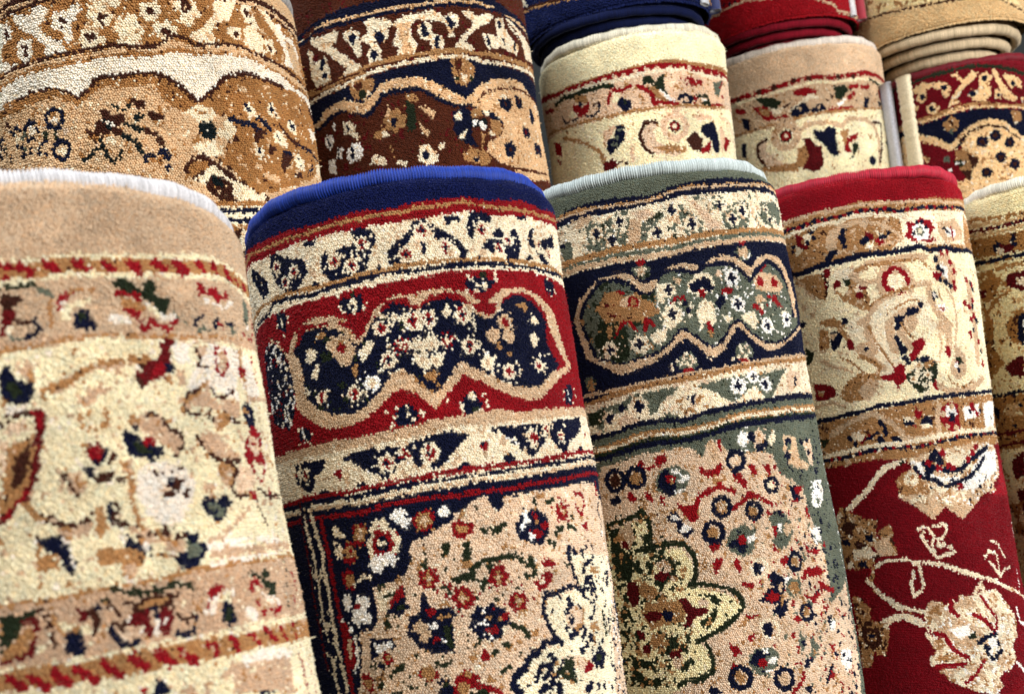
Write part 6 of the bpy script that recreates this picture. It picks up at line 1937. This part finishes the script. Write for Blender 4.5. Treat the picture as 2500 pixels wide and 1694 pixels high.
RUGS['brown'] = dict(
    P=[-0.08338, 1.36956, 1.6829],
    a=[0.01588, -0.00973, -0.99983],
    e1=[0.05466, -0.99845, 0.01059],
    e2=[0.99838, 0.05482, 0.01532],
    R=0.16,
    base='b',
    pitch=2.35,
    vt=0.34,
    plain=40,
    thread=[170, 172, 170],
    pal={'b': [78, 34, 16], 't': [216, 178, 134]},
    label='dark brown rolled rug with navy scalloped band behind the blue edged one',
    arc=[-1.75, 1.75],
    v=[0, 288],
    vend=1.681,
    seed=9,
    ops="""B n 14.7|-135 74 -112 70 -85 68 -54 68 -26 67 1 65 27 65 69 66 100 68 137 70 160 77 212 79
B t 3.8|-130 75 -110 70 -85 71 -62 73 -41 74 -20 73 0 71 20 72 47 70 68 69 99 70 126 73 149 78 178 79 218 82
L b 5.9|-132 73 -114 68
B n 4.4|-134 78 -111 75 -70 77 -41 78 -14 76 12 77 39 75 67 74 98 75 136 76 158 83 200 86
Z b|-134 80 -112 77 -71 80 -42 81 -14 80 12 81 39 78 67 75 98 78 130 80 157 86 214 86
P c|-122 79 -105 82 -80 81 -77 86 -83 96 -93 94 -82 105 -67 118 -53 132 -52 140 -85 138 -75 128 -99 104 -124 85
P c|-131 86 -122 96 -125 107 -101 108 -99 129 -98 136 -123 141 -132 124
D n 3.8|-111 116 -109 126 -109 112
P c|-71 88 -61 85 -49 92 -51 101 -38 93 -42 82 -33 79 -12 83 -6 91 -14 94 -15 106 -22 110 -32 107 -26 119 -27 135 -42 133 -45 120 -38 111 -51 102 -51 119 -57 121 -63 105 -71 96
P b|-50 79 -42 82 -49 88 -57 86
D n 5.0|-60 96 -26 100 -36 122 -25 106
L n 3.2|-36 120 -37 129
L n 3.2|-59 91 -61 104
P c|-11 91 6 83 25 82 39 79 49 84 55 96 44 94 35 92 18 90 12 98 11 109 18 121 12 125 15 135 -10 133 -5 120 -13 115 -6 103 -4 95
P t|-3 91 13 92 6 116 12 128 -2 131 -1 113
P c|21 97 30 92 37 97 36 109 46 111 49 120 45 129 33 129 32 117 23 114 18 107
L n 6.8|26 99 28 109
L n 5.3|41 114 39 124
P c|52 88 63 84 72 89 69 100 62 104 63 114 55 114 54 99
L n 5.9|58 92 63 97
D n 3.5|60 100
P c|75 81 87 80 99 87 115 80 123 84 109 97 96 101 82 110 74 120 82 123 87 133 72 130 58 128 69 115 90 97
P c|125 86 141 82 142 95 149 102 171 113 160 126 145 125 132 122 116 125 105 127 100 109 116 107 125 110
P b|83 109 99 105 98 127 87 131 82 123
L n 5.0|132 89 132 95
L n 5.0|108 112 109 121
L n 3.5|135 111 136 117
L n 4.4|160 111 157 119
P c|146 80 168 86 188 91 232 97 232 118 188 126 182 104 154 95
L b 2.9|152 86 171 95 183 110
B g 8.0|-134 140 -99 140 -66 139 -37 135 -10 133 23 133 58 130 86 135 121 134 154 136 219 133
L b 2.9|-131 138 -37 138 23 136 57 135 120 139 199 140
B c 5.0|-132 149 -100 147 -72 148 -49 143 -24 141 2 140 42 137 68 137 93 143 129 142 166 142 232 140
Z n|-132 152 -101 150 -73 151 -50 148 -25 145 2 144 41 140 67 139 92 145 129 145 165 145 212 149
P g|-75 147 -53 146 -39 150 -44 163 -54 173 -69 170 -75 155
P b|-68 152 -59 149 -55 157 -64 161
P o|-64 161 -52 161 -52 172 -63 171
D c 2.9|-50 166 -54 172 -70 150
P g|53 139 71 138 82 150 78 164 67 173 54 169 52 155
P b|57 142 67 139 64 153 56 155
D o 3.2|57 164 75 164
P c|63 158 71 161 67 173 64 169
Z t|-129 176 -118 167 -99 165 -82 164 -66 174 -55 174 -42 166 -33 159 -20 156 0 157 16 159 24 165 43 175 57 184 64 189 73 180 87 170 111 162 136 159 160 161 189 175 232 182
Z n|-127 182 -111 176 -92 174 -77 182 -57 188 -44 181 -35 171 -22 168 -2 169 13 171 25 180 39 189 57 196 69 195 77 202 124 204 232 204
Z b|-123 187 -110 181 -89 178 -75 185 -55 194 -42 185 -33 175 -19 174 -3 174 12 176 21 184 36 193 46 198 68 199 103 217 207 232
P t|67 192 73 184 95 171 124 165 159 164 182 172 220 185 232 220 232 257 232 276 105 288 119 274 90 264 80 252 82 241 105 231 110 217 90 199
L b 2.9|79 191 87 181 108 175 133 171 168 172 210 177 232 197 232 228
P n|107 187 127 184 131 193 121 203 110 198
P n|138 177 153 183 154 194 139 195
P n|174 189 187 196 184 209 170 207
P n|145 217 163 220 159 232 146 229
P n|106 243 120 238 128 246 118 257 107 256
P n|173 234 198 235 195 249 171 249
D b 2.4|119 193 146 187 153 224 116 248 180 243
L b 3.5|77 250 90 263 109 269 151 272 204 271
P g|103 215 108 225 96 235 83 231
P c|87 227 96 231 89 236
P g|90 214 100 212 104 226 90 223
P g|-7 176 4 179 8 186 0 188 -6 183
F g g k 14.7|-24 204
P g|-41 204 -33 219 -43 223 -51 218 -50 211 -41 212
P n|-27 200 -21 200 -24 212 -29 210
P c|-39 215 -29 218 -43 223
P t|-28 183 -26 194 -34 200
P o|-7 184 2 193 0 217 -11 221
P t|6 191 19 197 24 203 20 209 13 202
P t|3 209 15 223 13 229 7 226
P g|-35 225 -31 237 -31 247 -34 236
P c|-92 190 -80 190 -73 200 -75 206 -69 213 -74 215 -82 207 -91 202
L n 2.9|-87 194 -84 200
P w|-123 196 -112 198 -108 208 -118 215 -126 205
P w|-111 187 -102 187 -105 194
L n 2.4|-120 201 -116 210
P w|-104 214 -96 218 -102 232 -109 227
L n 2.9|-103 217 -105 227
P w|-91 221 -81 217 -70 221 -68 234 -75 240 -88 238 -93 230
L n 4.4|-83 223 -84 234
P w|-124 226 -112 226 -113 246 -126 240
P c|-63 248 -57 238 -44 242 -40 252
P c|-30 253 -23 249 -16 253 -19 259
P c|-3 255 0 237 10 237 19 249 19 258 7 263
P n|4 244 10 246 8 257 2 253
P c|20 240 32 236 28 243 22 248
P n|45 203 60 199 67 204 63 231 68 247 52 241 41 230
P c|45 209 53 202 56 215 47 213
P c|45 234 60 223 53 236
P g|66 203 80 199 81 210 66 212
P k|66 214 87 212 85 225 64 222
D w 3.5|69 218 77 219 80 223
P c|80 202 92 204 87 211
P g|75 230 82 231 74 248
P g|48 253 57 247 74 249 85 259 77 268 49 261
P n|59 258 69 258 65 265
S c 0.042 t|
S g 0.035 t|
S t 0.112 c|
S d 0.056 b|""")

RUGS['cream'] = dict(
    P=[0.22992, 1.5196, 1.60883],
    a=[-0.02648, 0.00022, -0.99965],
    e1=[-0.14175, -0.9899, 0.00354],
    e2=[0.98955, -0.1418, -0.02624],
    R=0.133,
    base='y',
    pitch=2.35,
    vt=0.3,
    plain=62,
    thread=[214, 204, 180],
    pal={'y': [238, 226, 188], 't': [222, 190, 158]},
    label='cream yellow topped rolled rug with red dotted stripe, behind the sage green one',
    arc=[-1.75, 1.75],
    v=[0, 187],
    vend=1.607,
    seed=10,
    ops="""B g 5.7|-197 47 -131 58 -95 58 -61 60 -32 59 -5 58 21 55 49 54 78 56 113 57 172 55
B r 8.0|-197 48 -131 60 -96 61 -61 63 -32 62 -5 61 21 59 48 59 77 61 112 64 169 62
D t 2.9|-135 63 -106 62 -81 62 -68 64 -56 64 -38 65 -23 63 -11 64 5 62 21 61 33 61 52 61 67 64 80 62 100 65 120 66 141 64
B c 5.1|-182 59 -127 66 -93 66 -59 67 -30 68 -6 67 20 65 47 65 76 67 111 71 171 68
Z t|-183 60 -128 69 -93 68 -59 70 -31 70 -6 70 20 67 47 67 76 69 110 74 176 70
L o 6.6|-138 72 -112 68 -92 72 -75 70 -57 72 -39 71 -30 76
P g|-90 72 -70 77 -65 87 -81 86 -93 79
P r|-95 81 -85 86 -79 92 -65 87 -65 97 -74 104 -88 103 -96 94
D n 3.4|-81 86
L r 5.7|-182 70 -147 77
P y|-101 91 -87 98 -96 103 -107 99
L n 3.1|-123 93 -115 105 -104 106 -90 104
L n 3.1|-71 105 -62 107 -52 104 -50 95
L b 2.9|-60 94 -50 91
L r 4.9|-28 80 -16 84 -3 80
L r 4.9|-31 84 -37 97
P y|-27 83 -17 88 -24 100 -30 96
P n|-21 94 -15 94 -6 100 -5 107 -11 114 -17 110 -24 101
P o|-15 96 -9 101 -14 104
P o|13 72 24 70 30 80 35 72 42 71 40 85 43 97 34 93 27 83 14 80
P g|17 83 31 87 35 98 55 110 41 109 23 97
L r 5.7|6 81 17 88 23 95 23 105 41 108 55 109
P r|21 102 32 107 25 112 20 107
P w|31 87 43 97 53 106 42 103
P r|63 76 81 74 99 79 96 86 67 85
D t 2.6|68 77 74 81 87 78 68 82
L n 5.1|57 103 68 98 77 104 73 109 64 110
P n|77 101 87 98 86 106 78 106
L o 4.9|87 100 102 98 109 108 96 109
P w|90 103 101 102 104 107
D r 3.1|82 110 83 102
P e|122 78 152 72 135 95 123 96
L r 4.3|151 74 141 84
L r 4.3|141 96 146 98
L r 5.7|113 110 140 108
B g 4.0|-165 106 -105 112 -69 112 -39 114 -12 114 14 114 41 113 69 112 102 114 191 107
Z y|-161 112 -106 114 -69 115 -40 116 -12 117 14 116 40 116 69 116 102 116 197 110
L g 5.1|-125 123 -90 135 -71 147 -57 159 -53 172
P y|-134 126 -90 139 -60 161 -58 185 -146 164
P r|-160 120 -134 127 -133 146 -153 138
P r|-155 143 -135 152 -146 152
P t|-51 134 -37 128 -27 128 -40 144 -50 154
P n|-29 128 -22 129 -17 134 -21 152 -31 159 -41 165 -47 159 -45 146 -35 145
D e 2.9|-30 145 -24 136 -37 153 -31 154
P d|-55 173 -40 172 -31 179 -41 187 -55 184
P b|-35 175 -19 180 -21 183
L t 4.3|-13 164 -13 180
O t 8.6 15.7|48 141
O b 2.6 6.3|47 141
D r 6.3|47 141
D c 3.1|47 141
P t|45 117 57 118 52 128 44 127
L b 5.7|9 133 23 134
P p|3 140 15 134 23 135 19 147 21 160 36 170 60 174 45 181 14 175 3 159
L b 4.3|5 137 0 149 3 163 14 176
P g|15 167 39 165 61 170 57 176 32 176
P b|62 159 76 149 87 160 81 177 66 174
P r|82 173 103 161 96 178 82 180
P n|87 141 110 133 117 141 120 157 118 177 106 178 103 161 93 157 87 150
P t|73 126 93 124 112 127 107 132 82 132
L t 4.9|130 126 158 128 176 144 181 168
P t|125 138 132 140 139 155 123 176
P r|136 154 156 154 133 175 129 170
P p|179 66 176 102 191 107 151 115 162 77
S g 0.018 y|
S g 0.054 t|
S c 0.060 y|""")

RUGS['beige2'] = dict(
    P=[0.53265, 1.80452, 1.63284],
    a=[-0.0135, -0.01501, -0.9998],
    e1=[-0.28075, -0.95961, 0.0182],
    e2=[0.95969, -0.28094, -0.00874],
    R=0.154,
    base='q',
    pitch=2.4,
    vt=0.3,
    plain=62,
    thread=[220, 206, 190],
    pal={'q': [214, 184, 150], 'y': [236, 224, 186]},
    label='plain tan topped rolled rug with red star stripe, behind the crimson edged one',
    arc=[-1.75, 1.75],
    v=[0, 221],
    vend=1.631,
    seed=11,
    ops="""B r 7.9|-95 67 -67 69 -36 70 -7 68 19 66 44 65 71 69 100 67 138 61 166 62 206 65
D b 4.5|-82 69 -46 69 -20 69 11 65 34 66 82 69 110 68
D t 2.3|-55 68 -28 68 3 68 24 67 60 68 94 67 121 65
B y 3.9|-93 76 -34 77 17 75 43 72 69 77 135 71 189 75
Z t|-92 80 -35 81 17 78 43 76 69 79 135 73 196 79
P o|-53 77 -27 82 -11 96 -22 102 -40 95
P r|-61 89 -37 95 -27 114 -9 115 -2 122 -41 118 -54 99
P g|-50 94 -33 102 -34 112 -47 106
P c|-32 99 -12 104 -19 113 -28 108
P r|-91 82 -70 91 -74 97 -92 90
P r|6 82 27 78 46 89 30 93 10 90
P n|0 107 23 103 27 115 48 107 54 119 36 121 21 119 5 126 -1 117
P t|7 108 17 110 14 115
P t|35 111 45 112 42 117
P c|-8 113 30 91 50 100 29 99
P o|71 83 92 82 96 90 79 105 71 102
L r 6.2|100 85 117 83
L r 6.2|94 103 105 95
L r 6.2|124 85 141 84
L r 3.9|57 119 98 117
P w|69 112 85 103 90 106 74 115
P n|126 103 138 103 132 119 123 118
P n|-83 101 -70 107 -70 124 -81 120
P r|170 86 193 85 185 109 171 100
P n|159 104 181 109 166 114
L o 3.4|148 72 180 77
L t 3.4|151 77 151 113
B g 3.9|-92 125 -42 126 -3 125 36 123 76 122 124 121 195 115
Z y|-93 128 -42 130 -3 127 35 125 75 125 123 123 207 116
P n|-90 140 -80 145 -83 166 -93 163
O t 11.3 17.5|-14 149
O b 2.3 8.5|-14 149
D r 7.3|-14 149
D c 3.4|-14 149
D t 9.6|-16 127 -6 129
P p|-56 146 -42 145 -48 164 -25 189 -1 196 -22 204 -51 188 -62 166
L b 4.5|-42 146 -60 151 -62 169 -51 188
P y|-44 157 -29 166 -18 179 -34 179
L t 7.3|12 144 18 137 39 138 59 140 72 147 88 135 120 138 141 148 149 169 143 209
P n|27 146 42 151 53 145 62 148 61 193 49 189 41 172 30 162
P g|0 173 19 166 14 199 -7 203
P d|10 159 20 158 28 173 38 174 36 205 22 213 3 205 16 186
P y|41 190 77 200 103 221 32 214
P g|68 152 85 153 75 179
P r|80 166 102 159 97 169 81 174 84 190 71 186
P o|87 174 99 175 97 185 77 200 86 198
P y|111 149 140 153 142 180 107 204 97 185
L b 3.9|138 143 162 144 155 182 144 207
D n 7.3|126 204
P e|176 164 188 163 177 178 172 175
P g|-60 188 -5 193 -2 208 -53 197
S g 0.018 y|
S g 0.060 t|
S b 0.024 t|
S c 0.084 y|""")

RUGS['dred'] = dict(
    P=[0.78183, 1.72195, 1.55379],
    a=[-0.01959, -0.00508, -0.9998],
    e1=[-0.41013, -0.91194, 0.01267],
    e2=[0.91181, -0.4103, -0.01578],
    R=0.119,
    base='d',
    pitch=2.4,
    vt=0.3,
    plain=40,
    thread=[110, 8, 22],
    pal={'d': [110, 6, 20], 't': [236, 200, 148]},
    label='dark red rolled rug with white strip and fringe along its left side',
    strips=[['selvedge_strip', -0.98, 0.036, 0.006, 0.01, [196, 194, 200], 0.0, 'grey white cloth strip along the roll'], ['fringe', -0.66, 0.024, 0.006, 0.004, [214, 196, 160], 0.14, 'knobbly cream fringe along the roll']],
    arc=[-1.75, 1.75],
    v=[0, 211],
    vend=1.552,
    seed=12,
    ops="""B o 5.7|-70 15 -45 14 -21 14 2 15 25 16 48 19 73 25 109 34
Z d|-73 16 -46 18 -21 17 2 17 25 19 48 22 72 27 108 37
P t|-70 25 -51 21 -30 27 -22 27 -8 39 -17 56 -25 46 -20 40 -29 38 -37 30 -48 50 -56 52 -66 44 -56 35 -68 34
D n 4.7|-52 43 -19 38 -41 65
P t|-50 60 -39 55 -28 66 -32 75 -49 70
D n 4.7|-41 65
P d|-45 33 -24 39 -21 52 -32 60 -45 48
P t|-73 47 -60 56 -67 65
P t|-8 21 2 21 9 33 24 23 33 26 22 38 7 47 -4 62 4 66 -10 68 -19 71 -10 55 8 37
P t|32 30 42 27 51 35 44 47 47 60 36 73 22 68 10 58 18 50 29 54
D n 4.7|39 36 19 57 57 65
P t|50 25 57 26 73 57 90 73 83 78 65 72 60 56
P t|52 55 65 59 60 71 50 70
D n 3.1|57 65
P t|66 34 80 34 100 41 103 58 86 51 81 58
D n 3.7|84 48
P t|94 71 105 68 99 78
B g 5.2|-69 77 -42 77 -17 74 6 72 28 73 51 79 77 84 98 83
B t 3.7|-67 81 -42 81 -18 78 5 77 28 78 51 82 97 88
Z n|-69 84 -43 84 -18 81 7 80 27 81 63 87 96 92
P g|-29 91 -14 84 -4 94 -11 108 -26 104
P b|-22 90 -13 90 -14 100
P e|-21 103 -12 102 -18 111
P g|72 92 90 93 93 106 77 115
D c 3.1|80 110
Z t|-71 94 -51 105 -35 114 -22 125 -17 121 3 106 23 98 37 98 60 105 71 117 89 130
P d|-70 107 -41 123 -26 134 -14 134 1 123 -8 186 -86 167
L n 3.1|-14 132 2 118
P t|-7 134 -1 122 11 113 35 107 58 113 72 124 81 137 94 135 79 211 8 201 -6 174
L b 3.1|-8 123 7 112 33 107 58 115 82 135
D n 8.4|23 130 43 125 64 138 47 157 67 171 23 178
D b 3.7|23 130 43 125 64 138 47 157 67 171 23 178
P g|-17 136 -1 137 5 144 15 153 9 164 -11 175 -17 156
P b|-2 142 15 156 4 168
P o|-21 150 -3 154 -9 163 -20 158
D w 3.1|-17 156 -8 156 -28 164
P e|-37 141 -27 141 -26 154 -35 149
P t|-70 130 -54 139 -63 145
P b|-14 167 3 171 -3 187
S g 0.060 t|
S c 0.060 t|""")

RUGS['navytop'] = dict(
    P=[0.21807, 1.51764, 1.63492],
    a=[0.0, -0.00493, -0.99999],
    e1=[-0.14245, -0.98979, 0.00488],
    e2=[0.9898, -0.14245, 0.0007],
    R=0.1348,
    base='n',
    pitch=2.8,
    vt=0.12,
    plain=80,
    up=True,
    thread=[8, 17, 52],
    tube=0.0055,
    coil=0.013,
    tele=0.011,
    dir=1,
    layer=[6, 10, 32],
    pal={'n': [14, 24, 66]},
    label='navy bottomed rolled rug standing on the cream yellow topped one',
    strips=[['backing_strip', 1.12, 0.022, 0.004, 0.002, [190, 190, 192], 0.0, 'grey white woven backing strip'], ['rug_end', 1.42, 0.022, 0.008, 0.006, [16, 30, 84], 0.02, 'navy end of the rug lifting off the roll']],
    arc=[-1.75, 1.75],
    v=[-160, 0],
    vend=0.5,
    seed=13,
    ops="""Z b|-175 -53 -112 -41 -77 -35 -25 -25 45 -17 139 -19
Z g|-179 -51 -112 -37 -78 -31 -26 -22 45 -15 138 -15
Z n|-183 -49 -113 -34 -78 -29 -26 -19 44 -13 137 -11
P c|-199 -82 -147 -63 -140 -47 -188 -64
D c 2.5|-200 -76 -149 -59 -170 -59""")

RUGS['redtop'] = dict(
    P=[0.53062, 1.79986, 1.67444],
    a=[-0.01959, -0.00508, -0.9998],
    e1=[-0.27792, -0.96055, 0.01032],
    e2=[0.9604, -0.27807, -0.01741],
    R=0.1296,
    base='r',
    pitch=2.8,
    vt=0.12,
    plain=80,
    up=True,
    thread=[120, 10, 28],
    tube=0.0055,
    coil=0.013,
    tele=0.012,
    dir=1,
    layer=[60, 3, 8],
    pal={'r': [150, 10, 22]},
    label='red bottomed rolled rug standing on the plain tan topped one',
    strips=[['backing_strip', 1.15, 0.014, 0.004, 0.002, [205, 200, 198], 0.0, 'white backing strip'], ['rug_end', 1.42, 0.02, 0.008, 0.006, [150, 14, 36], 0.02, 'red end of the rug lifting off the roll']],
    arc=[-1.75, 1.75],
    v=[-160, 0],
    vend=0.5,
    seed=14,
    ops="""D n 3.1|-85 -53 -74 -51 -64 -52 92 -23 105 -17
B t 3.6|-89 -46 -65 -46 -41 -45 0 -39 61 -30 99 -19 112 -9
Z r|-89 -44 -65 -44 -41 -43 0 -37 61 -28 96 -18 112 -7""")

RUGS['beigetop'] = dict(
    P=[0.79791, 1.7943, 1.62181],
    a=[-0.02942, -0.00515, -0.99955],
    e1=[-0.40042, -0.91618, 0.01651],
    e2=[0.91586, -0.40073, -0.02489],
    R=0.1395,
    base='q',
    pitch=2.8,
    vt=0.14,
    plain=60,
    up=True,
    thread=[206, 182, 146],
    tube=0.0075,
    coil=0.018,
    tele=0.015,
    dir=1,
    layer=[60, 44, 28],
    pal={'q': [214, 180, 130], 't': [214, 180, 130], 'y': [236, 214, 160]},
    label='sandy beige rolled rug with coiled layers showing at its foot in the corner',
    arc=[-1.75, 1.75],
    v=[-160, 0],
    vend=0.5,
    seed=15,
    ops="""P y|-141 -92 -118 -87 -64 -79 123 -45 149 -34 159 -23 120 -30 95 -37 51 -39 -7 -43 -68 -52 -99 -53 -145 -64
L g 5.3|-113 -79 -104 -79
L g 5.3|-94 -65 -86 -68 -93 -57
L g 5.3|-60 -60 -52 -53
D g 3.5|-79 -63 -29 -52 -13 -51 121 -34 -41 -54
B b 3.1|-151 -61 -100 -51 -69 -47 -37 -42 -7 -40 22 -39 51 -39 95 -36 120 -27 162 -17
Z t|-152 -59 -100 -49 -69 -45 -37 -40 -7 -38 22 -37 51 -37 95 -34 119 -25 161 -15""")

for d in RUGS.values():
    rolled_rug(d)
